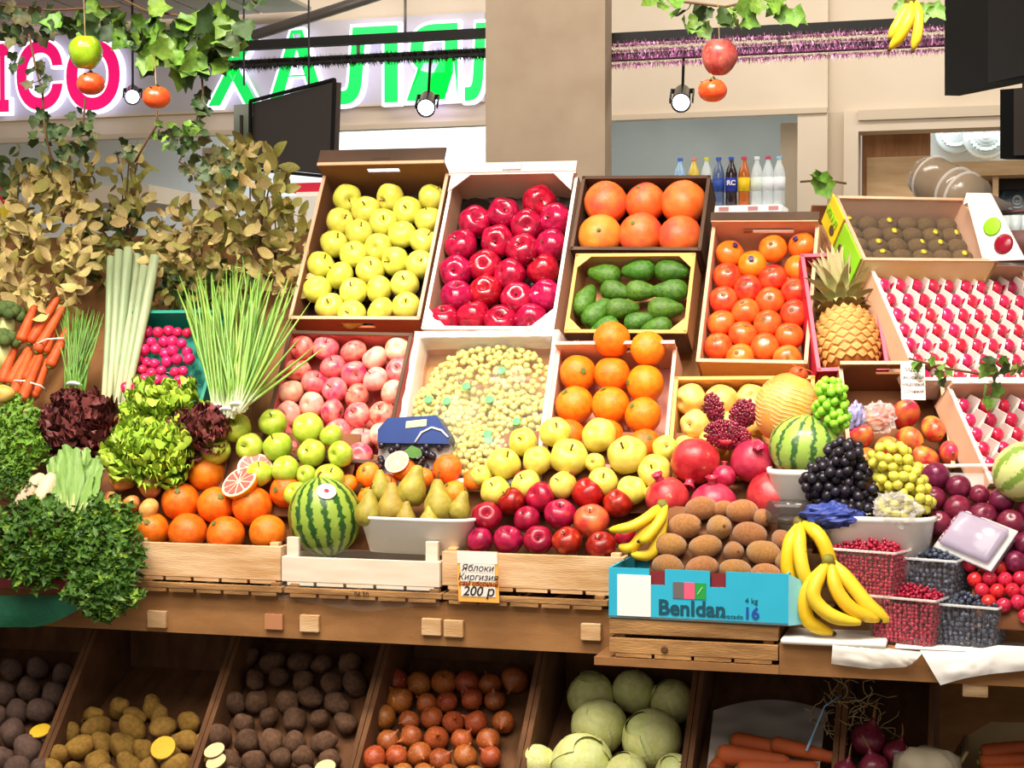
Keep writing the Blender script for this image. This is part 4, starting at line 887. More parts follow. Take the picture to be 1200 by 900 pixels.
# ------------------------------------------------------------------ kiwi carton with printed ends under film
KT = Plane(.56, 1.76, 46, 30, hy(1080, 270, .56).x)
M, w, l = quad_frame(KT, (1012, 306), (1178, 306), (1122, 234), (978, 230))
m_kc = mat('printed_kiwi_card', '#e8d8a0', '#d8c070', 6, .6); m_lime = mat('lime_print', '#8ccf1e', rough=.5); m_yel = mat('yellow_print', '#e8cf20', rough=.5)
e = carton('kiwi_carton', 'yellow and lime printed box of kiwifruit under clear film', M, w, l, .11, outer=m_kc, rim=card_pk, inner=card_pk, slots=(), back_h=.0)
part('back_flap', MB().box((0, l + .012, .118), (w * 1.12, .006, .05), RX(-.4)), card_b, e)
for s in (-1, 1):
    part('printed_end', MB().box((s * (w / 2 + .004), l * .3, .06), (.004, l * .55, .1)), m_lime, e)
    pe = part('printed_end', MB().box((s * (w / 2 + .004), l * .82, .07), (.004, l * .4, .09)), m_yel, e)
if True:
    obj('lettering', text_mesh('KIWI', .032, m_lime, .0006, .001), e, T(-w / 2 - .008, l * .84, .075) @ RY(-PI / 2) @ RZ(PI / 2 * 0 - PI / 2) )
    for q in (.15, .45, .75): part('kiwi_print', MB().lathe([(0, 0), (.014, 0), (.012, .001), (0, .001)], 10, T(-w / 2 - .007, l * q, .05) @ RY(-PI / 2)), brown_stem, e); part('kiwi_print', MB().lathe([(0, 0), (.018, 0), (.016, .001), (0, .001)], 10, T(w / 2 + .007, l * q, .08) @ RY(PI / 2)), brown_stem, e)
KM = M
KIND['dark_kiwi'] = dict(KIND['kiwi'], body=variants('kiwifruit', mat('dark_kiwi_skin', '#6e5230', '#58401f', 9, .8, .5, 45, rv=.12), 2, lambda mb, i: mb.lathe([(r * .78, z) for r, z in ball()], 20, fn=lump(.06, 1.4, i))))
for i in range(5):
    for k in range(6):
        x = ((k + .5) / 6 - .5) * (w - .03); y = ((i + .5) / 5 - .5) * (l - .03); p = KM @ V((x, y, -.06)); r = (w - .03) / 6 * .47
        o = single('dark_kiwi', p, r * 1.12, (M.to_3x3() @ V((1, .15 * rnd(-1, 1), rnd(-.2, .2)))).normalized(), 'kiwifruit with yellow sticker under film in the printed box', 'kiwifruit', 'kiwifruit in the printed box')
        if random.random() < .5: o2 = obj('sticker', MB().lathe([(0, .004), (.3, 0)], 10).mesh('sticker', m_yel), o, zto(o.matrix_basis.to_3x3().inverted() @ M.to_3x3() @ V((rnd(-.3, .3), rnd(-.4, .1), 1))) @ T(0, 0, .83))
vs = []; fs = []; n = 18
for a_ in range(n + 1):
    for b_ in range(n + 1): x = (a_ / n - .5) * (w - .008); y = (b_ / n - .5) * (l - .008); vs.append((x, y + l / 2, .106 + .006 * noise.noise(V((x * 18, y * 25, 3)))))
for a_ in range(n):
    for b_ in range(n): k = a_ * (n + 1) + b_; fs.append((k, k + n + 1, k + n + 2, k + 1))
part('film_cover', MB().add(vs, fs), film, e, True)
# clear plastic pack lying over the kiwi carton, and cherry-printed carton with basket
p = hy(1092, 210, .95); q = hy(1135, 232, .85)
e = empty('plastic_pack', T(p) @ zto(q - p), 'rounded clear plastic pack lying behind the kiwi box', 'pack')
mb = MB().lathe([(0, -.05), (.03, -.048), (.055, -.03), (.062, 0), (.062, .09), (.058, .095), (.06, .1), (.06, .17), (0, .17)], 24)
part('shell', mb, mat('smoky_plastic', '#8a7258', '#a89478', 6, .15, alpha=.7, spec=.9), e, True)
for z in (0., .095, .13): part('rib', MB().lathe([(.062, z - .004), (.066, z), (.062, z + .004)], 24), film_m, e, True)
M = frame(hy(1160, 300, .62), V((.8, -.25, -.3)).normalized(), V((-.35, .3, .85)).normalized(), V((.8, -.25, -.3)).normalized().cross(V((-.35, .3, .85)).normalized()))
e = empty('cherry_carton', T(hy(1152, 306, .6)) @ RZ(-.5) @ RX(-.2), 'pale carton printed with cherries and a green leaf beside the kiwi box', 'box')
part('panel', MB().prism([(0, 0), (.11, 0), (.0, .17), (-.06, .15)], 0, .006), card_w, e)
part('side', MB().prism([(.0, .17), (-.06, .15), (-.07, .145), (-.065, .175)], -.001, .12), card_w, e)
part('cherry_print', MB().lathe([(0, 0), (.026, 0), (.02, .004), (0, .005)], 16, T(.05, -.001, .04) @ RX(PI / 2)), mat('cherry_print', '#8c0f28', rough=.2), e, True)
part('leaf_print', MB().lathe([(0, 0), (.024, 0), (.02, .002), (0, .002)], 16, T(.015, -.001, .085) @ RX(PI / 2)), m_lime, e, True)
e = empty('wicker_basket', T(hy(1205, 306, .75)), 'dark basket with an arched handle at the end of the upper row', 'basket')
hb = hy(1205, 306, .75)
part('handle', MB().tube([hy(1143, 272, .75) - hb, hy(1150, 258, .75) - hb, hy(1170, 250, .75) - hb, hy(1200, 247, .75) - hb, hy(1235, 255, .75) - hb, hy(1250, 275, .75) - hb], .006, 8), mat('dark_wicker', '#5a3430', rough=.6), e, True)
part('body', MB().lathe([(0, -.0), (.1, 0), (.12, .07), (.115, .07), (.09, .01)], 20), mat('dark_wicker', ''), e, True)
for k in range(6): part('glass_tumbler', MB().lathe([(.012, 0), (.016, .06), (.014, .06), (.01, .004)], 10, T(-.075 + .022 * k, -.06 + .01 * (k % 2), .05)), m_glass, e, True)
# ------------------------------------------------------------------ small red fruit between zigzag paper strips
RT1 = Plane(.40, 1.50, 50, 34, hy(1110, 370, .40).x); m_sr = mat('small_red_skin', '#c01540', '#d8305a', 5, .2, rv=.15, rh=.01, coat=.3); 
KIND['small_red'] = dict(name='red_plum', body=variants('red_plum', m_sr, 2, lambda mb, i: mb.lathe(ball(a=.95, n=9), 14, fn=lump(.05, 1, i))), parts=[])
def strip_box(pl, corners, cols, rows, label, flabel, grp, r_px, vis=None):
    M, w, l = quad_frame(pl, *corners)
    e = carton('fruit_tray', label, M, w, l, .07, outer=card_w, rim=card_w, inner=card_pk, base_m=paper, slots=(), back_h=.02)
    cw = (w - .03) / cols
    for c in range(cols + 1):                              # zigzag divider strips
        x = -w / 2 + .015 + c * cw; mb = MB(); vs = []; fs = []; n = rows * 2
        for k in range(n + 1):
            y = .012 + (l - .024) * k / n; dx = cw * .13 * (1 if k % 2 else -1); vs += [(x + dx - .0012, y, .012), (x + dx - .0012, y, .058 + .006 * (k % 2)), (x + dx + .0012, y, .058 + .006 * (k % 2)), (x + dx + .0012, y, .012)]
        for k in range(n):
            for q in range(4): fs.append((k * 4 + q, k * 4 + (q + 1) % 4, k * 4 + 4 + (q + 1) % 4, k * 4 + 4 + q))
        part('paper_divider', mb.add(vs, fs), paper, e)
    for c in range(cols):
        for rw in range(rows):
            y = -l / 2 + .012 + (l - .024) * (rw + .5) / rows; p = M @ V((-w / 2 + .015 + (c + .5) * cw + rnd(-.002, .002), y, -.03)); 
            if (p - CAM).length > 0:
                single('small_red', p, min(cw * .46, (l - .024) / rows * .47) * rnd(.93, 1.03), face_axis(pl, .8), flabel, 'plum', grp)
    return M, w, l
RM, rw_, rl_ = strip_box(RT1, ((1083, 446), (1268, 446), (1196, 316), (1012, 312)), 9, 7, 'large white-walled tray of small red plums between zigzag paper strips beside the pineapple', 'small red plum between paper strips in the large tray beside the pineapple', 'small plums in the upper tray', 9)
RT2 = Plane(.20, 1.26, 50, 34, hy(1190, 500, .2).x)
strip_box(RT2, ((1165, 565), (1320, 565), (1262, 452), (1106, 455)), 6, 6, 'lower white tray of small red plums beside the mangoes', 'small red plum between paper strips in the lower tray beside the mangoes', 'small plums in the lower tray', 9)
# ------------------------------------------------------------------ second row: pink apples
M, w, l = quad_frame(T2, (296, 535), (442, 545), (492, 390), (345, 390))
carton('apple_carton', 'orange-brown open cardboard box of pink apples', M, w, l, .09, outer=card_o, rim=card_d, inner=mat('salmon_card', '#c8665a', rough=.7), slots=())
P = [(355, 410), (385, 411), (415, 416), (462, 413), (348, 432), (382, 429), (437, 431), (461, 434), (342, 453), (375, 451), (407, 444), (435, 454), (458, 453), (334, 475), (370, 471), (402, 464), (425, 474), (450, 473), (368, 493), (342, 498), (397, 484), (420, 491), (434, 499), (402, 501), (380, 510), (412, 514), (417, 526), (390, 527), (360, 512)]
pale = {3, 6, 11, 12, 14, 18, 22, 13, 25, 8}
heap('pink_apple', [(a, b, 15.8) for a, b in P], T2, lambda k, q, kd: 'pale blushed apple among the pink apples' if kd == 'pale_apple' else 'deep pink apple in the orange-brown cardboard box', 'apple', 'pink apples in the second row', -.03, j=.9, tol=.93, box=(M, w, l), fit=.98, pick=lambda k, q: 'pale_apple' if k in pale else 'pink_apple')
# grapes in a film-lined box
M, w, l = quad_frame(T2, (462, 565), (632, 565), (650, 392), (487, 392))
ge = carton('grape_carton', 'cardboard box lined with white film holding bagged pale grapes', M, w, l, .1, outer=card_w, rim=card_w, inner=card_y, gusset=None, slots=())
mb = MB(); n = 60; vs = []; fs = []; loop = []
hw, hl = w / 2, l / 2
per = [(-hw, -hl), (hw, -hl), (hw, hl), (-hw, hl)]
for s_ in range(4):
    (x0, y0), (x1, y1) = per[s_], per[(s_ + 1) % 4]
    for k in range(n // 4): t = k / (n // 4); loop.append((x0 + (x1 - x0) * t, y0 + (y1 - y0) * t))
N_ = len(loop)
for j, (off, z) in enumerate(((-.016, .055), (-.01, .1), (-.003, .108), (.006, .108), (.01, .09), (.012, .05), (.013, .02))):
    for i, (x, y) in enumerate(loop):
        L_ = math.hypot(x, y); wob = .004 * noise.noise(V((x * 40, y * 40, j))); k = 1 + (off + wob) / max(abs(x) / hw * hw, abs(y) / hl * hl, .05)
        vs.append((x * k, y * k + l / 2, z + .006 * noise.noise(V((x * 30, y * 30, j + 5)))))
for j in range(6):
    for i in range(N_): q = (i + 1) % N_; fs.append((j * N_ + i, j * N_ + q, (j + 1) * N_ + q, (j + 1) * N_ + i))
part('film_lining', mb.add(vs, fs), film_m, ge, True)
m_gp = mat('pale_grape', '#c9bc5a', '#d8cc7c', 20, .3, rv=.08, sss=.2); m_gy = mat('yellow_grape', '#c8c034', '#dcd460', 12, .22, rv=.1, sss=.2); m_gk = mat('black_grape', '#17131c', '#2a2430', 12, .3, rv=.3); m_gg = mat('green_grape', '#7cc424', '#a0dc48', 12, .25, rv=.1, sss=.2)
berry = {}
def berry_mesh(m):
    if m.name not in berry: berry[m.name] = MB().sphere((0, 0, 0), 1, 12, None, (1, 1, 1.1)).mesh('berry', m)
    return berry[m.name]
def bunch(name, label, M, outline, n, r, m, cat='grapes', group=None, thick=.04, depth_fn=None, asone=False):
    """grape bunch in a local frame (x right, z up, -y toward viewer) filling an outline of (x, z) ellipse pieces"""
    e = empty(name, M, label, cat, group); pts = []; tries = 0
    while len(pts) < n and tries < n * 120:
        tries += 1; cx, cz, rx, rz = random.choice(outline); a = rnd(0, 6.28); q = math.sqrt(random.random()); x = cx + rx * q * math.cos(a); z = cz + rz * q * math.sin(a)
        y = -thick * math.sqrt(max(0, 1 - q * q)) + rnd(-.002, .002)
        if random.random() < .25: y += r * 1.2
        p = V((x, y, z))
        if all((p - o).length > 1.62 * r for o in pts): pts.append(p)
    if asone:
        mb = MB()
        for p in pts: mb.sphere(p, r * rnd(.9, 1.05), 9)
        tag(part('berries', mb, m, e, True), kind='stuff')
    else:
        me = berry_mesh(m)
        for p in pts: obj('berry', me, e, T(p) @ zto(V((rnd(-1, 1), rnd(-1, 1), rnd(-1, 1))), 0) @ S(r * rnd(.9, 1.05)))
    part('stalk', MB().tube([(outline[0][0], 0, outline[0][1] + outline[0][3] * .2), (outline[0][0] + .004, 0, outline[0][1] + outline[0][3] * 1.05)], .0025, 6), m_gre, e, True)
    return e
for i, (px, py, wx, wz, lb) in enumerate(((576, 450, 74, 40, 'upper clear bag of pale yellow grapes in the film-lined box'), (520, 492, 48, 40, 'small clear bag of pale grapes beside the blue grape carton'), (590, 497, 54, 36, 'middle clear bag of pale grapes with green stickers'), (566, 534, 60, 34, 'lowest clear bag of pale grapes above the yellow apples'))):
    p = T2.at(px, py, -.06); k = 1 / ppm(p); M = T(p) @ RX(R(-30))
    e = bunch('grape_bag', lb, M, [(0, 0, wx * k, wz * k * 1.25)], 230, .0085, m_gp, 'bag of grapes', 'bagged grapes in the film-lined box', .05)
    vs = []; fs = []; n = 14
    for a_ in range(n + 1):
        for b_ in range(n + 1):
            u, v = a_ / n * 2 - 1, b_ / n * 2 - 1; x = u * wx * k * 1.08; z = v * wz * k * 1.35; y = -.06 * math.sqrt(max(.0, 1 - .8 * (u * u + v * v) / 1.6)) - .004 - .006 * noise.noise(V((u * 4, v * 4, i)))
            vs.append((x, y, z))
    for a_ in range(n):
        for b_ in range(n): q = a_ * (n + 1) + b_; fs.append((q, q + n + 1, q + n + 2, q + 1))
    part('bag_film', MB().add(vs, fs), film, e, True)
    for s_ in range(2):
        part('green_sticker', MB().lathe([(0, 0), (.011, 0), (.01, .0015), (0, .002)], 12, T((rnd(-.6, .6)) * wx * k, -.061, rnd(-.5, .5) * wz * k) @ RX(PI / 2)), mat('green_sticker', '#4cc860', rough=.5), e)
# oranges box in second row
M, w, l = quad_frame(T2, (634, 548), (778, 548), (795, 408), (655, 408))
carton('orange_carton', 'pink-rimmed cardboard box of large oranges', M, w, l, .1, outer=card_pk, rim=mat('rose_card', '#e8a898', rough=.7), inner=card_pk, base_m=mat('rose_card', ''), slots=('back',), back_h=.03)
P = [(717, 398, 22, .035), (759, 410, 21, .03), (670, 440, 22), (713, 440, 21.5), (756, 451, 23), (664, 477, 23), (711, 478, 23), (753, 486, 22), (660, 506, 20), (756, 518, 19), (712, 506, 19)]
OL = ['topmost orange overlapping the avocado box rim', 'second topmost orange resting on the pink box rim', 'orange in the upper row next to the grape box', 'orange in the middle of the upper row of the pink-rimmed box', 'orange in the upper row next to the quinces', 'orange in the centre row next to the grape box', 'orange at the very centre of the pink-rimmed box', 'orange in the centre row next to the quinces', 'lowest orange beside the grape box behind the yellow apples', 'lowest orange beside the quinces behind the yellow apples', 'lowest orange in the middle behind the yellow apples']
heap('orange', P, T2, lambda k, q, kd: OL[k], 'orange', 'oranges in the second row', -.02, tol=.94, box=(M, w, l), fit=.99)
# quinces
M, w, l = quad_frame(T2, (776, 560), (946, 560), (958, 442), (796, 442))
carton('quince_carton', 'cream cardboard box of golden quinces', M, w, l, .1, outer=card_y, rim=card_y, inner=card_y, slots=())
P = [(812, 449, 19), (818, 472, 20), (855, 464, 18), (806, 490, 18), (816, 510, 18), (789, 506, 15), (888, 464, 16), (880, 490, 17), (846, 489, 15), (866, 515, 16)]
heap('golden_quince', P, T2, 'golden quince in the cream box behind the pomegranates', 'quince', 'golden quinces in the cream box', -.03, j=1, tol=.93, box=(M, w, l), fit=.99)
# blue printed grape carton lying on the tangerines
p = T2.at(483, 545, .0); k = 1 / ppm(p); e = empty('grape_punnet', T(p) @ RX(-.25), 'navy blue printed carton of dark grapes above the tangerines', 'carton')
navy = mat('navy_print', '#1e3a7c', '#182c62', 5, .35)
hood = MB().prism([(-42 * k, 24 * k), (46 * k, 24 * k), (46 * k, 34 * k), (28 * k, 58 * k), (-32 * k, 54 * k), (-43 * k, 40 * k)], -.02, .03)
part('printed_hood', hood, navy, e); part('logo_patch', MB().prism([(-8 * k, 42 * k), (17 * k, 45 * k), (17 * k, 53 * k), (-8 * k, 50 * k)], -.022, -.019), mat('gold_print', '#e6dc9a', rough=.5), e)
part('white_arc', MB().tube([(5 * k, -.022, 25 * k), (12 * k, -.022, 37 * k), (24 * k, -.022, 43 * k), (36 * k, -.022, 40 * k), (45 * k, -.022, 32 * k)], .0025, 6), m_white, e, True)
part('punnet_base', MB().prism([(-43 * k, -14 * k), (46 * k, -14 * k), (47 * k, 24 * k), (-43 * k, 24 * k)], -.002, .05), mat('clear_punnet', '#d8d4d0', rough=.1, alpha=.35, spec=.8), e)
me = berry_mesh(m_gk)
for i in range(42):
    obj('grape', me, e, T(rnd(-40, 42) * k, -.012 + rnd(-.006, .006), rnd(-10, 22) * k) @ S(.0085))
part('mint_leaf', MB().add([(-.02, 0, 0), (0, -.01, .012), (.022, -.004, .004), (.03, -.012, -.012), (.008, -.014, -.02), (-.012, -.008, -.016)], [(0, 5, 4, 3, 2, 1)]), mat('mint_green', '#4c7a24', '#3a641c', 30, .6), e, True, M=T(4 * k, -.03, 14 * k))
# ------------------------------------------------------------------ right end: mangoes, melon, watermelons, grapes
crate('riser_crate', 'wooden crate hidden under the grapes and plums at the right end', X(935, .05), X(1290, .05), .03, .3, .945, 1.05, wood_old)
MP = Plane(.2, 1.26, 56, 14, hy(1055, 490, .2).x)
M, w, l = quad_frame(MP, (990, 548), (1128, 548), (1094, 430), (988, 430))
e = carton('mango_carton', 'brown cardboard box of mangoes with a handwritten card', M, w, l, .1, outer=card, rim=card_pk, inner=card_b, slots=('back',), back_h=.02)
P = [(1058, 487, 20), (1092, 504, 17), (1113, 531, 17), (1028, 493, 18), (1010, 510, 16), (1066, 516, 17), (1084, 535, 16), (1040, 525, 16), (1018, 535, 14)]
P2, rad = spread(P, MP, -.01, 1, .93)
for p, r in zip(P2, rad): single('mango', p, r * 1.08, V((rnd(-1, 1), -.4, rnd(-.3, .6))).normalized(), 'red and orange blushed mango in the box with the handwritten card', 'mango', 'mangoes in the cardboard box')
p = MP.at(1070, 446, .03); k = ppm(p); sil = mat('grey_ink', '#6a6462', rough=.7)
card_on(p, 28 / k, 46 / k, V((1, .15, -.06)), V((-.1, .25, 1)), 'white handwritten price card standing behind the mangoes',
        [('Манго', .28, .013, sil, .0, None), ('вкусный', .08, .0115, sil, .0, None), ('медовый,', -.1, .0115, sil, 0, None), ('сочный', -.28, .0125, sil, 0, None)], paper)
def crumple(name, label, p, rx, ry, rz, m, amp=.35, fr=4.0, seed=0, n=26):
    vs = []; mb = MB(); mb.lathe([(math.sin(PI * k / 18), -math.cos(PI * k / 18)) for k in range(19)], 30, fn=lambda q: (lambda f: V((q.x * rx * f, q.y * ry * f, q.z * rz * f)))(1 + amp * (abs(noise.noise(q * fr + V((seed, 0, 0)))) * 2 - .4)))
    return tag(obj(name, mb.mesh(name, m, False), None, T(p)), label, 'film')
lil = mat('lilac_film', '#7a74b0', '#a8a4cc', 8, .3, .8, 30); thin = mat('thin_clear_film', '#d8d0cc', '#eee8e4', 10, .15, .8, 40, alpha=.3, spec=1.0)
crumple('crumpled_film', 'crumpled lilac film around the mangoes', MP.at(1003, 488, .015), .022, .02, .03, lil, .3, 1.6, 1)
crumple('crumpled_film', 'crumpled clear film wrapped over the reddest mango', MP.at(1030, 490, .02), .038, .03, .036, thin, .3, 3, 2)
# netted orange melon with a small red-leaved top
p = hy(921, 478, .17); r = 37 / ppm(p); m_ml = mat('netted_melon_skin', '#e09a3c', '#ecb868', 2, .4, .2, 60, c3='#e8741c', s3=1.0, t3=(.5, .7))
e = empty('netted_melon', T(p) @ RY(.35) @ S(r), 'large round orange pomelo in a fine net beside the split pomegranate', 'pomelo')
part('fruit', MB().lathe(ball(a=1.12, n=20), 30, fn=lump(.04, 1, 2)), m_ml, e, True)
nm = mat('net_thread', '#f4dcae', rough=.6)
for k in range(12):
    z = -.7 + 1.4 * k / 11; q = math.sqrt(1 - (z / 1.12) ** 2) * 1.01
    part('net_band', MB().tube([(q * math.cos(t * PI / 12), q * math.sin(t * PI / 12), z + .03 * math.sin(t * 2)) for t in range(24)], .008, 4), nm, e)
part('net_knot', MB().lathe([(.25, 1.05), (.32, 1.15), (.24, 1.3), (.1, 1.38), (0, 1.36)], 12), mat('red_net', '#c83a24', '#e06a30', 20, .5), e, True)
for k in range(4): part('net_end', strap(.5, .2, .8), mat('red_net', ''), e, True, T(0, 0, 1.25) @ RZ(k * 1.57) @ RX(-.7) )
p = hy(946, 524, .12); r = 45 / ppm(p)
watermelon(p, r, .86, RX(.1) @ RY(.12), 'watermelon with broad dark stripes resting on a white tub behind the black grapes', m_wm2)
tub(896, 1002, .03, hy(946, 551, .03).z, .14, .19, 'white plastic tub under the striped watermelon', plast_w)
p = hy(1200, 553, .06); r = 35 / ppm(p); watermelon(p, r, 1.05, RY(.9), 'pale green striped melon beside the plums cut off by the frame', mat('pale_melon_rind', '#c8cc84', '#7c9a3a', 7, .35, kind='stripe', lo=.2, hi=.7))
# grape bunches
def gb(px, py, y, n, r, m, outl, label):
    p = hy(px, py, y); k = 1 / ppm(p); return bunch('grape_bunch', label, T(p), [(a * k, b * k, c * k, d * k) for a, b, c, d in outl], n, r, m, 'grapes', None, .04)
gb(974, 472, .1, 85, .0098, m_gg, [(0, 12, 16, 16), (0, -4, 18, 18), (6, -18, 13, 14)], 'bright green grape bunch beside the netted pomelo')
gb(985, 562, .0, 150, .0112, m_gk, [(5, 28, 22, 18), (-2, 8, 34, 18), (2, -12, 42, 20), (12, -34, 32, 18), (-30, -4, 14, 14)], 'black grape bunch in blue tissue beside the watermelon')
gb(1052, 565, .0, 130, .0112, m_gy, [(-8, 26, 22, 18), (2, 6, 28, 20), (14, -16, 26, 22), (-2, -32, 26, 14)], 'yellow grape bunch in clear wrap beside the black grapes')
blue_t = mat('blue_tissue', '#1f2a6c', '#2c3f90', 12, .5, .8, 20); o = crumple('blue_tissue', 'crumpled dark blue tissue under the black grapes', hy(975, 604, -.04), .06, .03, .026, blue_t, .3, 2.4, 4); o['category'] = 'tissue'
tub(962, 1094, -.055, hy(1030, 606, -.055).z, .125, .19, 'white plastic tub under the black and yellow grapes', plast_w)
crumple('clear_wrap', 'crumpled clear wrap around the foot of the yellow grapes', hy(1050, 596, -.05), .045, .02, .032, thin, .4, 3, 6)
o = obj('clear_clamshell', MB().box((0, 0, 0), (.095, .06, .05), bev=.006).mesh('clear_clamshell', mat('smoke_clear', '#4a403c', rough=.1, alpha=.5, spec=.9)), None, T(hy(925, 600, .0))); tag(o, 'dark transparent plastic box between the pomegranates and the black grapes', 'box')
# purple plums in a clear tub
PP = Plane(.0, 1.04, 52)
P = [(1103, 567, 17), (1128, 579, 15), (1120, 595, 16), (1163, 588, 15), (1151, 604, 17), (1107, 604, 15), (1094, 583, 14), (1186, 613, 17), (1177, 634, 15), (1196, 640, 15), (1192, 655, 13), (1140, 578, 12), (1203, 600, 15), (1085, 600, 12), (1150, 625, 12)]
heap('plum', P, PP, 'dark purple plum piled beside the yellow grapes', 'plum', 'purple plums at the right end', .03, tol=.95)
bed('', 'brown cardboard sheet sloping under the purple plums', 1085, 1230, PP, -.005, .0, .2)
tubm = mat('clear_punnet', ''); e = empty('clear_tub', T(hy(1150, 552, .13)), 'clear plastic tray edge behind the purple plums', 'tray')
part('rim', MB().tube([hy(1086, 556, .1) - e.location, hy(1090, 546, .12) - e.location, hy(1170, 545, .12) - e.location, hy(1215, 560, .1) - e.location], .004, 6), film_m, e, True)
part('wall', MB().box((0, 0, -.03), (.2, .003, .05)), film_m, e)
# clamshell pack
p = PP.at(1143, 632, .05); k = 1 / ppm(p)
e = empty('clamshell_pack', T(p) @ zto(V((-.25, -.75, .62))) @ RZ(-.35), 'closed milky plastic clamshell pack leaning on the plums', 'pack')
part('lid', MB().box((0, 0, .012), (68 * k, 50 * k, .018), bev=.008), mat('milky_plastic', '#b8aac4', rough=.15, alpha=.6, spec=.9), e, True)
part('rim', MB().box((0, 0, 0), (80 * k, 60 * k, .006), bev=.002), film_m, e); part('base', MB().box((0, 0, -.018), (70 * k, 52 * k, .03), bev=.006), mat('milky_plastic', ''), e)
for q in range(7): part('red_dot', MB().sphere((-36 * k, (-20 + 6 * q) * k, .006), .003, 6), m_sr, e, True)
# punnets of berries
rib_p = mat('ribbed_clear_plastic', '#cfc6c4', rough=.08, alpha=.045, spec=1.0); m_cr = mat('cranberry', '#8c0f2a', '#a81c3a', 8, .2, rv=0, c3='#d85a70', s3=200, t3=(.6, .7)); m_bb = mat('blueberry', '#262a38', '#3e4458', 160, .5, c3='#7c8498', s3=180, t3=(.56, .68))
def punnet(px, pyr, pyb, wpx, lm, y, rot, m, label, br):
    c = hy(px, pyb, y); k = 1 / ppm(c); h = (pyb - pyr) * k; w = wpx * k; c.z = max(c.z, .8845) if y < -.02 else c.z; e = empty('berry_punnet', T(c) @ RZ(rot), label, 'punnet')
    fl = .86; t = .0015
    def ring(s, z): return [(-w / 2 * s, -lm / 2 * s, z), (w / 2 * s, -lm / 2 * s, z), (w / 2 * s, lm / 2 * s, z), (-w / 2 * s, lm / 2 * s, z)]
    vs = ring(fl, 0) + ring(1, h); part('tub_wall', MB().add(vs, [(0, 1, 5, 4), (1, 2, 6, 5), (2, 3, 7, 6), (3, 0, 4, 7), (3, 2, 1, 0)]), rib_p, e)
    mb = MB(); 
    for a, b in ((0, 1), (1, 2), (2, 3), (3, 0)):
        R0, R1 = ring(fl * 1.005, 0), ring(1.005, h * .92); n = 13
        for i in range(n): u = (i + .5) / n; mb.tube([V(R0[a]).lerp(V(R0[b]), u), V(R1[a]).lerp(V(R1[b]), u)], .0011, 4)
    tag(part('ribs', mb, rib_p, e, True), kind='stuff')
    R1 = ring(1.03, h); part('rim', MB().tube([R1[0], R1[1], R1[2], R1[3], R1[0]], .003, 6), film_m, e)
    mb = MB(); cnt = 0
    nx = int(w * .84 / (br * 1.75)); ny = int(lm * .84 / (br * 1.75)); nz = int(h * .97 / (br * 1.6))
    for iz in range(nz + 1):
        for ix in range(nx):
            for iy in range(ny):
                top = iz >= nz - 1; edge = ix in (0, nx - 1) or iy in (0, ny - 1)
                if not (top or edge): continue
                z = br + iz * br * 1.6; s = (fl + (1 - fl) * min(1, z / h)) * .95; x = ((ix + .5 + rnd(-.25, .25)) / nx - .5) * w * s; yy = ((iy + .5 + rnd(-.25, .25)) / ny - .5) * lm * s
                if iz == nz and random.random() < .4: continue
                if top: z += .22 * h * (1 - (2 * x / w) ** 2) * (1 - (2 * yy / lm) ** 2)
                mb.sphere((x, yy, z + rnd(-.25, .25) * br), br * rnd(.9, 1.08), 7)
    tag(part('berries', mb, m, e, True), kind='stuff')
tag(obj('foam_tray', MB().box((0, 0, 0), (X(1040, -.1) - X(918, -.1), .19, .012), bev=.003).mesh('foam_tray', plast_w), None, T((X(1040, -.1) + X(918, -.1)) / 2, -.052, .8875)), 'flat white foam tray under the large bananas', 'tray')
punnet(1023, 642, 700, 84, .13, -.03, -.35, m_cr, 'rear clear punnet of red cranberries beside the large bananas', .0048)
punnet(1098, 652, 702, 68, .13, -.0, -.3, m_bb, 'rear clear punnet of blueberries behind the front punnets', .0062)
punnet(1066, 703, 757, 84, .11, -.055, -.32, m_cr, 'front clear punnet of red cranberries on the hanging film', .0048)
punnet(1138, 709, 757, 78, .11, -.05, -.28, m_bb, 'front clear punnet of blueberries beside the red cherries', .0062)
# red cherries
m_ch = mat('cherry_red', '#c8142c', '#e03a48', 4, .18, rv=.12, rh=.01, coat=.4)
KIND['cherry'] = dict(name='cherry', body=variants('cherry', m_ch, 2, lambda mb, i: mb.lathe(ball(a=1.05, n=10), 14, fn=lump(.06, 1, i))), parts=[('stem', MB().tube([(0, 0, .95), (.1, 0, 1.3), (.3, .1, 1.7)], [.06, .05, .06], 5).mesh('stem', m_gre), .4)])
CH = Plane(-.07, .94, 48); P = []
for i in range(6):
    for q in range(6):
        x = 1142 + q * 15 + (i % 2) * 7 + rnd(-2, 2); y_ = 664 + i * 14 + rnd(-2, 2)
        if x + (y_ - 664) * -.2 > 1136 + max(0, (y_ - 690)) * 1.3: P.append((x, y_, 9))
heap('cherry', P, CH, 'bright red cherry heaped beside the front blueberry punnet', 'cherry', 'red cherries at the right end', .03, tol=.96)
bed('', 'brown cardboard sheet sloping under the cherries', 1140, 1260, CH, .012, -.03, .15)
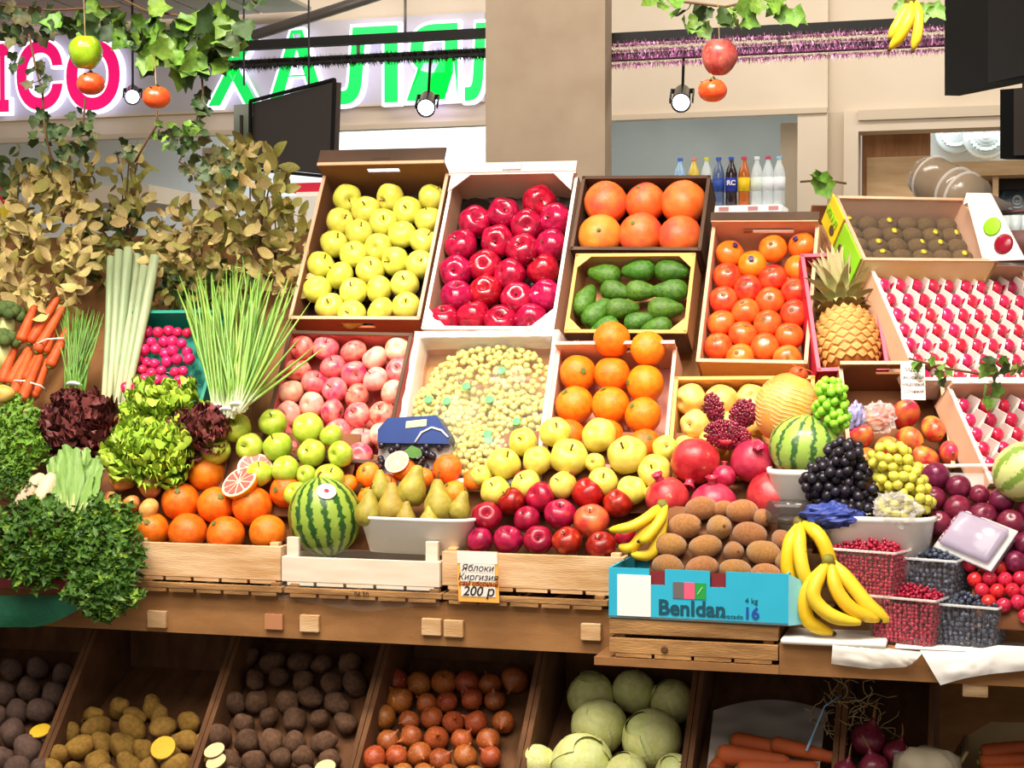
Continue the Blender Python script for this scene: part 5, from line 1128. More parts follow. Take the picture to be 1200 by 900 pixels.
# bananas
def pix_tube(parent, pts, r, m, name='banana', flat=.92, tip=True, seg=7):
    o0 = parent.matrix_basis.translation; W_ = [hy(a, b, c) - o0 for a, b, c in pts]; pp = []
    for i in range(len(W_) - 1):
        p0 = W_[max(i - 1, 0)]; p1 = W_[i]; p2 = W_[i + 1]; p3 = W_[min(i + 2, len(W_) - 1)]
        for s in range(4):
            t = s / 4; pp.append(.5 * ((2 * p1) + (p2 - p0) * t + (2 * p0 - 5 * p1 + 4 * p2 - p3) * t * t + (-p0 + 3 * p1 - 3 * p2 + p3) * t ** 3))
    pp.append(W_[-1]); n = len(pp) - 1; rr = []
    for i in range(n + 1):
        t = i / n; rr.append(r * (.34 if t < .05 else .45 + (t - .05) * 3.6 if t < .2 else 1 if t < .78 else 1 - (t - .78) * 2.9 if t < .95 else .33))
    b = part(name, MB().tube(pp, rr, seg, flat=flat), m, parent, True)
    if tip: part('tip', MB().tube([pp[-1], pp[-1] + (pp[-1] - pp[-2]).normalized() * .007], [r * .36, r * .22], 7), m_bt, b, True)
    return b
mbn = mat('ripe_banana', '#e6bc18', '#efcf3c', 5, .42, .1, 50, rv=.05, rh=.006, c3='#7c5a14', s3=70, t3=(.72, .78))
def hand(px, py, y, fingers, label, r=.0165, stalk=None):
    e = empty('banana_hand', T(hy(px, py, y)), label, 'bananas'); 
    for f in fingers: pix_tube(e, f, r, mbn)
    o0 = e.matrix_basis.translation
    a = hy(px, py + 5, y) - o0; b = hy(*(stalk or (px, py - 4)), y + .012) - o0
    part('crown', MB().tube([a, b], [.015, .011], 8), m_bs, e, True); return e
hand(936, 612, -.045, [[(936, 613, -.045), (926, 636, -.075), (923, 664, -.085), (930, 688, -.08), (940, 702, -.06)], [(938, 613, -.05), (937, 640, -.085), (941, 668, -.1), (950, 692, -.095)], [(941, 612, -.045), (960, 628, -.07), (971, 652, -.075), (977, 680, -.06)]], 'rear hand of ripe bananas beside the rear cranberry punnet', .0165)
hand(971, 656, -.105, [[(971, 658, -.1), (956, 684, -.13), (955, 703, -.14), (976, 722, -.14), (1009, 730, -.13)], [(974, 658, -.1), (980, 690, -.12), (1000, 715, -.12), (1030, 727, -.1)], [(977, 658, -.095), (1000, 688, -.1), (1022, 714, -.095), (1044, 728, -.08)], [(967, 660, -.1), (945, 696, -.115), (948, 728, -.12), (976, 742, -.115)]], 'front hand of ripe bananas on the white foam tray', .0165)
hand(664 + 112, 592, -.0, [[(776, 591, .01), (760, 606, -.03), (738, 618, -.05), (714, 621, -.05)], [(781, 593, .0), (772, 612, -.04), (758, 630, -.06), (750, 634, -.06)], [(775, 598, .0), (756, 622, -.03), (740, 642, -.04), (725, 640, -.04)], [(781, 598, .0), (772, 630, -.035), (762, 650, -.045), (740, 650, -.045)]], 'small hand of bananas lying beside the kiwifruit', .0135)
# hanging film sheets
def sheet(label, top, bot, m, y0=-.134):
    o0 = hy(*top[0], y0); mb = MB(); vs = []; n = 24; mrows = 8; fs = []
    def interp(L, u):
        u *= len(L) - 1; i = min(int(u), len(L) - 2); t = u - i; return (L[i][0] + (L[i + 1][0] - L[i][0]) * t, L[i][1] + (L[i + 1][1] - L[i][1]) * t)
    for a in range(n + 1):
        for b in range(mrows + 1):
            u = a / n; v = b / mrows; A = interp(top, u); B = interp(bot, u); wob = .009 * noise.noise(V((u * 6, v * 2, 1))) + .004 * noise.noise(V((u * 20, v * 5, 2)))
            vs.append(hy(A[0] + (B[0] - A[0]) * v, A[1] + (B[1] - A[1]) * v, y0 - .008 - abs(wob) - .01 * math.sin(v * 2.5)) - o0)
    for a in range(n):
        for b in range(mrows): k = a * (mrows + 1) + b; fs.append((k, k + 1, k + mrows + 2, k + mrows + 1))
    tag(obj('film_sheet', mb.add(vs, fs).mesh('film_sheet', m), None, T(o0)), label, 'film')
wf = mat('white_film', '#efe8e0', '#f8f4ee', 8, .3, .6, 20)
sheet('rolled white film sheet hanging below the large bananas', [(976, 752), (1020, 758), (1082, 764)], [(974, 778), (1020, 784), (1060, 782), (1070, 778)], mat('thin_white_film', '#e8dfd2', '#f4eee4', 8, .35, .6, 20, alpha=.8))
sheet('crumpled white film sheet hanging below the berry punnets', [(1078, 762), (1130, 764), (1170, 756), (1240, 760)], [(1102, 803), (1130, 795), (1160, 790), (1240, 782)], wf)
tag(obj('film_sheet', MB().box((0, 0, 0), (X(1240, -.1) - X(1050, -.1), .15, .003)).mesh('film_sheet', wf), None, T((X(1240, -.1) + X(1050, -.1)) / 2, -.06, .8825)), 'flat white film sheet lying under the berry punnets', 'film')
c = hy(1143, 805, -.12); tag(obj('wood_block', MB().box((0, 0, 0), (.05, .05, .045), bev=.002).mesh('wood_block', wood), None, T(c.x, -.1, c.z + .002)), 'square pale wood block under the film sheet', 'block')
# ------------------------------------------------------------------ lower bins
LB = Plane(-.05, .5, 48)
def bin_(xl, xr, name, label, cp, rr):
    e = empty(name, T((xl + xr) / 2, 0, .25), label, 'bin'); w = xr - xl; poly = [(-.217, .064), (.231, .562), (.5, .562), (.5, 0), (-.217, 0)]
    for s in (-1, 1):
        vs = [(s * (w / 2 - .007) + q * .006, y, z) for q in (-1, 1) for y, z in poly]; part('side_board', MB().add(vs, [(0, 1, 2, 3, 4), (9, 8, 7, 6, 5)] + [(i, 5 + i, 5 + (i + 1) % 5, (i + 1) % 5) for i in range(5)]), bin_wood, e)
    part('back_board', MB().box((0, .37, .28), (w - .03, .012, .562)), bin_wood, e)
    part('front_board', MB().box((0, -.2, .04), (w - .03, .012, .08)), bin_wood, e)
    b0 = cp.p0 - cp.n * rr; M = frame(V((0, b0.y, b0.z - .25)), V((1, 0, 0)), cp.v, cp.n); part('sloping_base', MB().box((0, .12, -.006), (w - .03, .62, .01)), bin_wood, e, M=M)
    return e
DV = [(75, 825, .4), (250, 827, .345), (432, 830, .32), (622, 835, .27), (812, 840, .17)]
dx = [LB.at(a, b).x for a, b, s in DV]; xs0 = dx[0] - (dx[1] - dx[0])
CP = [Plane(-.02, .5, 30), Plane(-.02, .5, 26), Plane(-.02, .5, 38), Plane(-.02, .5, 34), Plane(-.02, .5, 30)]
nms = [('potato_bin', 'dark wooden bin of greyish potatoes under the green cloth'), ('potato_bin', 'wooden bin of yellow potatoes with one cut open'), ('potato_bin', 'dark wooden bin of earthy brown potatoes'), ('onion_bin', 'wooden bin of brown onions'), ('cabbage_bin', 'wooden bin of pale green cabbages')]
BE = [xs0] + dx
for i in range(5): bin_(BE[i], BE[i + 1], *nms[i], CP[i], (.034, .03, .03, .03, .055)[i])
def cut_half(p, r, ax, label, skin, flesh, sx=1.0):
    e = empty('potato_half', T(p) @ zto(ax) @ S(r * sx, r, r), label, 'potato half')
    part('skin', MB().lathe([(math.sin(PI / 2 * k / 6), -math.cos(PI / 2 * k / 6) * .7) for k in range(7)], 18), skin, e, True); part('cut_face', MB().lathe([(.97, .0), (.95, .03), (0, .04)], 18), flesh, e)
m_fy = mat('yellow_potato_flesh', '#e8b820', '#f0c83c', 8, .5); m_fw = mat('white_potato_flesh', '#ead8a0', rough=.5)
P = [(11, 861, 15), (32, 881, 17), (3, 889, 14), (20, 905, 16), (-12, 872, 15), (50, 905, 14), (-5, 840, 13), (20, 835, 13), (48, 832, 14), (5, 812, 13), (34, 808, 13), (62, 815, 13), (14, 785, 12), (45, 783, 12), (74, 790, 12)]
heap('grey_potato', [(a, b, c * 1.2) for a, b, c in P], CP[0], 'greyish potato in the dark bin under the green cloth', 'potato', 'greyish potatoes in the corner bin', 0, tol=.85)
p = CP[0].at(47, 856, .03); cut_half(p, 13 / ppm(p), V((0, -.45, .9)), 'cut potato half with deep yellow flesh among the greyish potatoes', m_pv, m_fy)
P = [(140, 829, 14), (177, 832, 13), (222, 846, 14), (93, 837, 13), (113, 852, 16), (155, 854, 16), (191, 853, 15), (95, 876, 15), (143, 876, 17), (168, 881, 13), (218, 869, 14), (71, 886, 13), (115, 894, 17), (149, 897, 15), (208, 898, 16), (83, 859, 12), (175, 900, 14), (85, 905, 14), (235, 890, 12)]
heap('yellow_potato', [(a, b, c * 1.2) for a, b, c in P + [(120, 873, 14), (185, 838, 12), (60, 900, 14), (128, 905, 14), (200, 880, 13), (234, 868, 12), (105, 838, 12), (160, 838, 12)]], CP[1], 'yellow potato in the bin with the cut yellow one', 'potato', 'yellow potatoes in the wooden bin', 0, j=1.5, tol=.78)
p = CP[1].at(191, 876, .045); cut_half(p, 16 / ppm(p), V((.1, -.7, .7)), 'cut potato half with bright yellow flesh among the yellow potatoes', m_py, m_fy, .95)
def grid(i, y0, y1, r, jit=4):
    a, b = DV[i - 1], DV[i]; P = []; y = y0; row = 0
    while y < y1:
        xa = a[0] - (y - a[1]) * a[2] + r + 6; xb = b[0] - (y - b[1]) * b[2] - r - 6; x = xa + (r if row % 2 else 0)
        while x < xb: P.append((x + rnd(-jit, jit), y + rnd(-jit, jit), r * rnd(.85, 1.12))); x += 1.8 * r
        y += 1.42 * r; row += 1
    return P
heap('dark_potato', grid(2, 774, 925, 16.5), CP[2], 'earthy brown potato in the dark wooden bin', 'potato', 'earthy potatoes in the dark bin', 0, j=1.5, tol=.86)
for q, (a, b) in enumerate(((251, 879), (253, 892), (381, 899))):
    p = CP[2].at(a, b, .05); cut_half(p, 13 / ppm(p), V((rnd(-.2, .2), -.5, .85)), ('upper', 'lower', 'lone')[q] + ' cut potato half with pale flesh among the earthy potatoes', m_pd, m_fw)
heap('onion', grid(3, 800, 925, 15.5), CP[3], 'brown-skinned onion in the wooden bin', 'onion', 'brown onions in the wooden bin', .0, j=1.6, tol=.9)
P = [(743, 811, 27), (699, 853, 33), (764, 866, 35), (694, 818, 28), (786, 822, 26), (681, 890, 36), (634, 893, 22), (733, 905, 24), (790, 905, 22)]
CBL = ['topmost cabbage between two rear cabbages', 'large cabbage directly below the rear cabbage on the onion side', 'largest cabbage on the carrot side of the bin', 'rear cabbage on the onion side of the bin', 'rear shaded cabbage on the carrot side of the bin', 'palest cabbage on the onion side of the bin', 'small cabbage against the onion bin board', 'low cabbage between the palest and the largest cabbage', 'low cabbage against the carrot bin board']
cb = heap('cabbage', P, CP[4], lambda k, q, kd: CBL[k], 'cabbage', 'cabbages in the wooden bin', .01, tol=.93)
# carrots in a film-lined bin, red onions, marked carton
CC = Plane(-.02, .5, 34)
xr_ = LB.at(1095, 850).x
bin_(dx[4], LB.at(985, 850).x, 'carrot_bin', 'film-lined wooden bin of unwashed carrots', CC, .02); bin_(LB.at(985, 850).x, xr_, 'onion_bin', 'wooden bin of red onions with dry tops', CC, .03)
vs = []; fs = []; n = 16; o0 = CC.at(890, 850, .02)
for a in range(n + 1):
    for b in range(n + 1):
        u, v = a / n, b / n; px = 828 + u * 132 + v * 8; py = 905 - v * 85 * (1 - .15 * (2 * u - 1) ** 2) ; q = CC.at(px, py, .012 + .02 * abs(2 * u - 1) ** 3 + .012 * noise.noise(V((u * 5, v * 5, 0)))); vs.append(q - o0)
for a in range(n):
    for b in range(n): k = a * (n + 1) + b; fs.append((k, k + n + 1, k + n + 2, k + 1))
tag(obj('bin_film', MB().add(vs, fs).mesh('bin_film', mat('grey_film', '#b0a69c', '#9a9088', 5, .35, .6, 12, alpha=.75)), None, T(o0)), 'greyish plastic film lining the carrot bin', 'film')
def carrot(a, b, pl, off, r, m, label, grp, off2=None):
    p, q = pl.at(*a, off), pl.at(*b, off if off2 is None else off2); L = (q - p).length; e = empty('carrot', T(p) @ zto(q - p), label, 'carrot', grp); pr = []
    for k in range(15): t = k / 14; pr.append((r * (1 - .42 * t ** 1.3) * (.75 if k == 0 else 1 if t < .93 else .6) * (1 + .03 * math.sin(k * 2.7)), t * L))
    part('root', MB().lathe([(0, 0)] + pr + [(0, L * 1.02)], 14), m, e, True); part('crown', MB().lathe([(r * .5, -.001), (r * .35, -.006), (0, -.007)], 8), m_gre, e, True)
for i, (a, b, r) in enumerate((((858, 868), (952, 884), 11), ((842, 884), (925, 893), 12), ((865, 903), (960, 900), 12), ((905, 872), (985, 890), 10), ((838, 905), (850, 880), 10))):
    carrot(a, b, CC, .025 + .012 * (i % 2), r / 500, m_ctd, 'large unwashed carrot lying on the film in the bin', 'unwashed carrots in the film-lined bin')
P = [(1018, 868, 22), (1050, 882, 17), (1022, 899, 18), (1064, 905, 15), (992, 905, 16)]
heap('red_onion', P, CC, 'glossy red onion with dry tops in the lower bin', 'red onion', 'red onions in the lower bin', .03, j=.5, axis=lambda k: V((rnd(-.4, .3), -.1, 1)).normalized())
p = CC.at(1000, 840, .06); mb = MB(); straw = mat('dry_straw', '#a8926a', '#8a744c', 30, .8)
for i in range(46):
    c = V((rnd(-.07, .07), rnd(-.02, .03), rnd(-.03, .05))); pts = [c]; d = V((rnd(-1, 1), rnd(-.4, .4), rnd(-1, 1))).normalized()
    for k in range(6): d = (d + V((rnd(-.8, .8), rnd(-.3, .3), rnd(-.8, .8)))).normalized(); pts.append(pts[-1] + d * .012)
    mb.tube(pts, .0013, 4)
tag(obj('dry_onion_tops', mb.mesh('dry_onion_tops', straw), None, T(p)), 'tangle of dry straw-coloured onion tops above the red onions', 'dry tops', None, 'stuff')
p = CC.at(945, 880, .06); q = CC.at(966, 828, .1); tag(obj('plastic_tie', MB().tube([p, p.lerp(q, .3)], .003, 6).tube([p.lerp(q, .3), q, CC.at(985, 815, .1)], .002, 6).mesh('plastic_tie', [mat('pale_tie', '#8ab0d0', rough=.4)])), 'thin pale plastic tie standing beside the carrots', 'tie')
# marked carton at the right
a = LB.at(1112, 905, .0); e = empty('marked_carton', T(LB.at(1190, 900, -.02)) @ RZ(-.12) @ RX(R(-35)), 'worn brown carton with stencilled letters holding carrots', 'box')
k = 1 / ppm(LB.at(1150, 860)); kc = mat('worn_card', '#a89068', '#8c7650', 6, .85)
part('back_wall', MB().prism([(-70 * k, -30 * k), (-84 * k, 20 * k), (-66 * k, 62 * k), (-40 * k, 82 * k), (120 * k, 92 * k), (120 * k, -30 * k)], .12, .126), kc, e)
part('side_wall', MB().add([(-70 * k, -.02, -30 * k), (-84 * k, .12, 20 * k), (-66 * k, .12, 62 * k), (-52 * k, -.02, 10 * k), (-74 * k, -.02, -30 * k), (-88 * k, .12, 20 * k), (-70 * k, .12, 62 * k), (-56 * k, -.02, 10 * k)], [(0, 1, 2, 3), (7, 6, 5, 4), (0, 4, 5, 1), (1, 5, 6, 2), (2, 6, 7, 3), (3, 7, 4, 0)]), kc, e)
part('base', MB().box((10 * k, .05, -30 * k), (.32, .16, .006)), kc, e)
obj('stencil_lettering', text_mesh('EX', .036, ink, .0006, .001), e, T(-66 * k, .04, 14 * k) @ RZ(PI / 2 + .1) @ RX(PI / 2) @ RY(PI) @ RZ(.5)) 
ee = LB.at(1160, 890, -.03)
for i, (a, b) in enumerate((((1150, 882), (1230, 872)), ((1148, 893), (1235, 888)), ((1152, 905), (1240, 903)))): carrot(a, b, LB, -.03 - .004 * i, .018, m_ctd, 'orange carrot in the worn brown carton', 'carrots in the worn carton')
o = obj('crumpled_bag', MB().lathe([(0, .03), (.03, .028), (.05, .01), (.055, -.02), (.03, -.04)], 20, fn=lambda q: V((q.x * 1.3, q.y, q.z)) * (1 + .4 * noise.noise(q * 35))).mesh('crumpled_bag', mat('grey_bag', '#a89c84', '#988a70', 6, .7)), None, T(LB.at(1090, 893, .0))); tag(o, 'crumpled greyish paper bag beside the red onions', 'bag')
# ------------------------------------------------------------------ greens at the left end
def lens_leaf(L, w, fold, curl, n=6):
    vs = []; fs = []
    for k in range(n + 1):
        t = k / n; ww = w * math.sin(PI * min(.98, t * .94 + .03)) ** .8 * .5; z = L * t; y = curl * L * (t - .5) ** 2 * 2
        vs += [(-ww, y + fold * ww, z), (0, y, z), (ww, y + fold * ww, z)]
    for k in range(n): fs += [(k * 3, k * 3 + 1, k * 3 + 4, k * 3 + 3), (k * 3 + 1, k * 3 + 2, k * 3 + 5, k * 3 + 4)]
    return MB().add(vs, fs)
m_bay = [mat('dried_leaf_tan', '#cdb87a', '#b39c5c', 20, .6, .2, 60, rv=.2, rh=.012), mat('dried_leaf_olive', '#9a9048', '#7c7634', 20, .6, .2, 60, rv=.22, rh=.02), mat('dark_leaf', '#4a5a28', '#38461c', 20, .6, rv=.2)]
bay = [[lens_leaf(1, w, f, c).mesh('leaf', m) for w, f, c in ((.46, -.35, .3), (.52, .3, -.25), (.4, -.2, .5), (.56, .15, .15))] for m in m_bay]
def rdir(): return V((rnd(-1, 1), rnd(-1, 1), rnd(-1, 1))).normalized()
LP = Plane(.48, 1.62, 62)
def leaf_rot(zdir, face):     # leaf along zdir, its -Y face turned toward `face`
    z = zdir.normalized(); x = face.cross(z)
    if x.length < 1e-3: x = V((1, 0, 0))
    x.normalize(); y = z.cross(x); return Matrix((x, y, z)).transposed().to_4x4()
VIEW = (CAM - V((-.9, .5, 1.7))).normalized()
def bundle(name, label, px, py, rx, ry, n, kinds, L=.055, thick=.1, pl=LP, off=0, root=None, cat='leaf bundle', up=0.0, stems=6, twmat=None):
    c = pl.at(px, py, off); e = empty(name, T(c), label, cat); rootp = pl.at(*(root or (px, py + ry)), off - .02) - c
    for i in range(n):
        a = rnd(0, 6.28); q = math.sqrt(random.random()); x = px + rx * q * math.cos(a); y = py + ry * q * math.sin(a)
        p = pl.at(x, y, off + thick * (rnd(-.5, .5) + .5 * math.sqrt(1 - q * q))) - c
        out = (p - rootp); d = (out.normalized() * .5 + rdir() * 1.0 + V((0, 0, up))).normalized(); fc = (VIEW + rdir() * .8).normalized()
        k = random.choice(kinds); s = L * rnd(.75, 1.25)
        obj('leaf', random.choice(bay[k]), e, T(p) @ leaf_rot(d, fc) @ S(s))
    for i in range(stems):
        t = V(pl.at(px + rx * rnd(-.7, .7), py - ry * rnd(-.2, .8), off + rnd(-.3, .4) * thick) - c); mid = rootp.lerp(t, .5) + rdir() * .015
        part('twig', MB().tube([rootp, mid, t], [.004, .003, .0018], 5), twmat or brown_stem, e, True)
    return e
bundle('dried_leaf_bundle', 'large bundle of tan dried bay branches behind the carrots', 50, 288, 60, 84, 290, [0, 0, 0, 1], .052, .1)
bundle('dried_leaf_bundle', 'upright olive and tan leafy branch above the largest dried bundle', 78, 205, 34, 40, 60, [0, 1, 1], .055, .06, off=.02, root=(75, 260))
bundle('dried_leaf_bundle', 'thin olive branch rising in front of the beige ledge', 150, 218, 22, 52, 45, [0, 1, 1], .045, .05, off=.0, root=(150, 290))
bundle('dried_leaf_bundle', 'bundle of dried branches with shade put into dark leaves above the leeks', 140, 290, 44, 52, 120, [1, 2, 1], .05, .06, off=-.05)  # dark leaves mixed in to stand for shaded gaps
bundle('dried_leaf_bundle', 'bundle of tan dried branches above the radishes', 226, 286, 56, 44, 175, [0, 0, 0, 1], .048, .09)
bundle('dried_leaf_bundle', 'tall olive leafy bundle in front of the hanging screen', 288, 226, 48, 60, 160, [1, 1, 1, 0], .052, .09, off=.03, root=(300, 310), up=.4)
bundle('dried_leaf_bundle', 'bundle of tan round-leaved dried branches beside the yellow apple box', 328, 290, 36, 58, 130, [0, 0, 1], .048, .06, off=-.02, root=(315, 340), up=.2)
bundle('leafy_herb_bundle', 'dark green leafy herb bundle above the teal crate', 238, 342, 60, 34, 220, [2, 2, 1], .036, .06, off=.0)
bundle('leafy_herb_bundle', 'dull olive leaf cluster at the frame edge left of the dried branches', 12, 208, 20, 30, 28, [1, 2], .05, .04, off=-.05)
pk = hy(362, 224, 1.3); kk_ = 1 / ppm(pk); struct('trim_16', slab(pk.x - .14, pk.x + .16, 1.2, 1.5, 0, pk.z - 9.2 * kk_), mat('white_counter', '#e8e4de', rough=.5))
# red and yellow packs glimpsed beside the branches
for px, py, w_, h_, y, lb in ((4, 236, 14, 40, .95, 'red and yellow pack at the frame edge behind the dried branches'), (362, 224, 40, 18, 1.3, 'red and white pack glimpsed between the dark screen and the yellow apples')):
    p = hy(px, py, y); k = 1 / ppm(p); e = empty('printed_pack', T(p) @ T(0, 0, -h_ * k / 2), lb, 'pack'); rd = mat('red_print', '#c81838', rough=.5)
    part('red_face', MB().box((0, 0, h_ * .7 * k), (w_ * k, .05, h_ * .6 * k)), rd, e); part('lower_face', MB().box((w_ * .1 * k, 0, h_ * .2 * k), (w_ * .8 * k, .05, h_ * .4 * k)), m_yel if px < 100 else card_w, e)
# ------------------------------------------------------------------ broccoli
m_br = mat('broccoli_floret', '#5a6e34', '#44582a', 30, .8, .8, 120)
def broccoli(px, py, y, r, label):
    p = hy(px, py, y); e = empty('broccoli', T(p), label, 'broccoli'); 
    part('stalk', MB().tube([(0, 0, -.06), (0, 0, .01)], [.02, .03], 10), m_cb, e, True)
    for i in range(22):
        a = i * 2.4; q = math.sqrt((i + .5) / 22); d = V((q * math.cos(a), q * math.sin(a), math.sqrt(1 - .9 * q * q)))
        part('floret', MB().sphere((0, 0, 0), r * .3, 10, None), m_br, e, True, T(d * r * .8) @ S(rnd(.85, 1.15)))
broccoli(6, 378, .38, .055, 'upper broccoli head at the frame edge beside the carrots'); broccoli(2, 408, .33, .05, 'lower broccoli head at the frame edge beside the carrots')
# ------------------------------------------------------------------ carrots
CA = Plane(.20, 1.22, 62)
CL = [((35, 402), (68, 349)), ((24, 400), (41, 358)), ((43, 412), (74, 360)), ((2, 449), (21, 395)), ((52, 414), (66, 374)), ((58, 430), (81, 383)), ((11, 450), (34, 408)), ((16, 462), (36, 412)), ((25, 470), (48, 416)), ((38, 466), (57, 420)), ((30, 446), (52, 405))]
for i, (a, b) in enumerate(CL): carrot(a, b, CA, .0 + .018 * (i % 3) + (.02 if i > 5 else 0), 7.2 / 455, m_ct, 'orange carrot tied in a bunch beside the chives', 'tied carrots at the left end', .0 + .012 * (i % 3))
for q, (a, b) in enumerate((((40, 404), (75, 396)), ((16, 446), (48, 452)))):
    p, r_ = CA.at(*a, .045), CA.at(*b, .045); tag(obj('rubber_band', MB().tube([p - CA.n * .03, p, p.lerp(r_, .5) + CA.n * .012, r_, r_ - CA.n * .03], .0022, 5).mesh('rubber_band', m_white)), ('upper', 'lower')[q] + ' pale rubber band around the carrots', 'band')
# ------------------------------------------------------------------ chives, leeks, spring onions
m_cv = mat('chive_green', '#6f9a3a', '#557e2c', 20, .45, rv=.15, rh=.015); m_so = mat('spring_onion_green', '#86ac48', '#6c9438', 6, .4, rv=.15, rh=.02, gcol='#e8eccb', g=(.07, .0)); m_lk = mat('leek_leaf', '#a9b48c', '#94a67c', 8, .45, rv=.08, gcol='#dfe0b0', g=(.12, .02), stretch=(1, 1, .2))
def blades(name, label, root, tops, pl, off, r, m, spread_=4, thick=.03, bow=.0, cat='bunch', nm='blade', base=None, flat=.5, band=True):
    b0 = pl.at(*root, off); e = empty(name, T(b0), label, cat)
    for (tx, ty) in tops:
        o_ = rnd(-.5, .5) * thick; s0 = pl.at(root[0] + rnd(-spread_, spread_), root[1] + rnd(-3, 3), off + o_ * .4) - b0; t = pl.at(tx, ty, off + o_ + bow * rnd(-.5, 1)) - b0
        d = t - s0; L = d.length; M = T(s0) @ zto(d, rnd(0, 6.28)); w1 = rnd(-.04, .04) * L; w2 = rnd(-.06, .06) * L
        b = part(nm, MB().tube([(0, 0, 0), (w1 * .4, 0, L * .25), (w1, w2 * .5, L * .55), (w1 * .6, w2, L * .82), (w2 * .4, w2 * 1.4, L)], [r, r, r * .95, r * .7, r * .15], 5, flat=flat), m, e, True, M)
    if band: part('tie', MB().lathe([(.02, -.004), (.024, 0), (.02, .004)], 16), m_white, e, True, T(pl.at(root[0], root[1] - 6, off) - b0) @ zto(pl.v))
    return e
blades('chive_bunch', 'tied bunch of thin dark green chives between the carrots and leeks', (88, 458), [(rnd(70, 124), rnd(358, 385)) for _ in range(60)], CA, .03, .0028, m_cv, 12, .05, flat=.9)
for i, (tx, ty, bx) in enumerate(((133, 302, 122), (142, 294, 128), (153, 291, 132), (164, 299, 137), (172, 312, 142), (184, 300, 147), (148, 310, 126))):
    p = CA.at(bx, 474, .0 + .015 * (i % 2)); t = CA.at(tx, ty, .0 + .02 * (i % 3)); d = t - p; L = d.length; e = empty('leek', T(p) @ zto(d), 'pale leek standing between the chives and the radishes', 'leek', 'leeks above the red lettuce')
    part('shaft', MB().tube([(0, 0, 0), (0, 0, L * .3), (0, 0, L * .6), (.003, 0, L * .85), (.006, 0, L)], [.009, .0105, .013, .014, .013], 10, flat=.8), m_lk, e, True)
    part('root_end', MB().lathe([(.009, 0), (.008, -.006), (0, -.008)], 8), m_white, e, True)
SO = Plane(.15, 1.18, 62)
for q, (root, a, b, n, lb) in enumerate((((257, 484), 216, 268, 46, 'spring onion bunch leaning over the radishes'), ((268, 488), 240, 310, 54, 'middle spring onion bunch with the tallest leaves'), ((280, 482), 285, 345, 44, 'spring onion bunch leaning toward the pink apples'))):
    tops = [(rnd(a, b), rnd(308, 365) + (abs((a + b) / 2 - 275) * .25)) for _ in range(n)]
    if q == 2: tops += [(372, 410), (352, 392), (385, 406), (360, 352)]
    blades('spring_onion_bunch', lb, root, tops, SO, .06 + .02 * q, .0042, m_so, 7, .06, .02, 'spring onions', 'stalk', flat=.8)
# ------------------------------------------------------------------ teal crate with radishes
teal_p = mat('teal_plastic', '#1f9c86', '#1a8c78', 5, .45)
RD = Plane(.22, 1.27, 58)
M, w, l = quad_frame(RD, (118, 470), (240, 470), (262, 372), (160, 372))
carton('teal_crate', 'teal plastic crate holding the red radishes', M, w, l, .07, outer=teal_p, rim=teal_p, inner=teal_p, base_m=teal_p, slots=(), back_h=.03, cat='crate')
P = []
for i in range(7):
    for k in range(7):
        x = 146 + k * 12.4 + (i % 2) * 6 - i * 1.5 + rnd(-4, 4); y = 388 + i * 11.5 + rnd(-4, 4)
        if x < 224 and x > 136 + (i > 4) * 14: P.append((x, y, rnd(5.8, 7.8), rnd(-.004, .014)))
heap('radish', P, RD, 'small magenta red radish heaped in the teal crate', 'radish', 'radishes in the teal crate', .0, j=1.5, tol=.95)
# ------------------------------------------------------------------ lettuces
def ruffle(L, w, ruf, seed, n=18, mm=11, cup=.4):
    vs = []; fs = []
    for a in range(n + 1):
        for b in range(mm + 1):
            v = b / mm; u = a / n * 2 - 1; ww = w * (.25 + .75 * math.sin(min(1, v * 1.15) * PI / 2)) * .5 * (1 - .25 * v ** 6); edge = max(abs(u) ** 2, v ** 2)
            ph = math.atan2(u, 1.2 - v + .2) * 7 + seed
            y = cup * L * (v ** 2) * .5 + ruf * edge * math.sin(ph * 1.7) + .6 * ruf * edge * noise.noise(V((u * 4, v * 4, seed)))
            vs.append((u * ww + .3 * ruf * edge * math.cos(ph * 2.3), y, v * L * (1 - .12 * u * u) + .3 * ruf * edge * math.sin(ph * 2.9)))
    for a in range(n):
        for b in range(mm): k = a * (mm + 1) + b; fs.append((k, k + 1, k + mm + 2, k + mm + 1))
    return MB().add(vs, fs)
m_lg = mat('green_lettuce_leaf', '#8fae2c', '#78982a', 20, .5, rv=.15, rh=.015, gcol='#a8c83c', g=(.6, 1.0)); m_lr = mat('red_lettuce_leaf', '#8a6a40', '#74502e', 20, .5, rv=.25, gcol='#6c3230', g=(.2, .7)); m_rm = mat('romaine_leaf', '#86a858', '#739a48', 10, .5, rv=.08, stretch=(4, 4, 1))
lg = [ruffle(1, .95, .16, i).mesh('leaf', m_lg) for i in range(4)]; lr = [ruffle(1, .95, .17, i + 9).mesh('leaf', m_lr) for i in range(4)]
LG = Plane(.06, 1.07, 60)
def head(px, py, rx, ry, n, meshes, label, off=.02, size=.075, pl=None, name='lettuce'):
    pl = pl or LG; c = pl.at(px, py, off); k = 1 / ppm(c); e = empty(name, T(c), label, 'lettuce')
    for i in range(n):
        a = i * 2.399; q = math.sqrt((i + .3) / n); x, z = rx * k * q * math.cos(a), ry * k * q * math.sin(a)
        base = V((x * .45, .02 - .03 * (1 - q), z * .45 - .01)); d = V((x / (rx * k) * .9, -(1.15 - q) - .2, z / (ry * k) * .9 + .35)).normalized() + rdir() * .25
        obj('leaf', random.choice(meshes), e, T(base) @ leaf_rot(d, V((0, -.3, 1)) + rdir() * .5) @ S(size * rnd(.8, 1.15)))
    part('core', MB().sphere((0, .03, 0), .03, 10), m_cb, e, True)
    return e
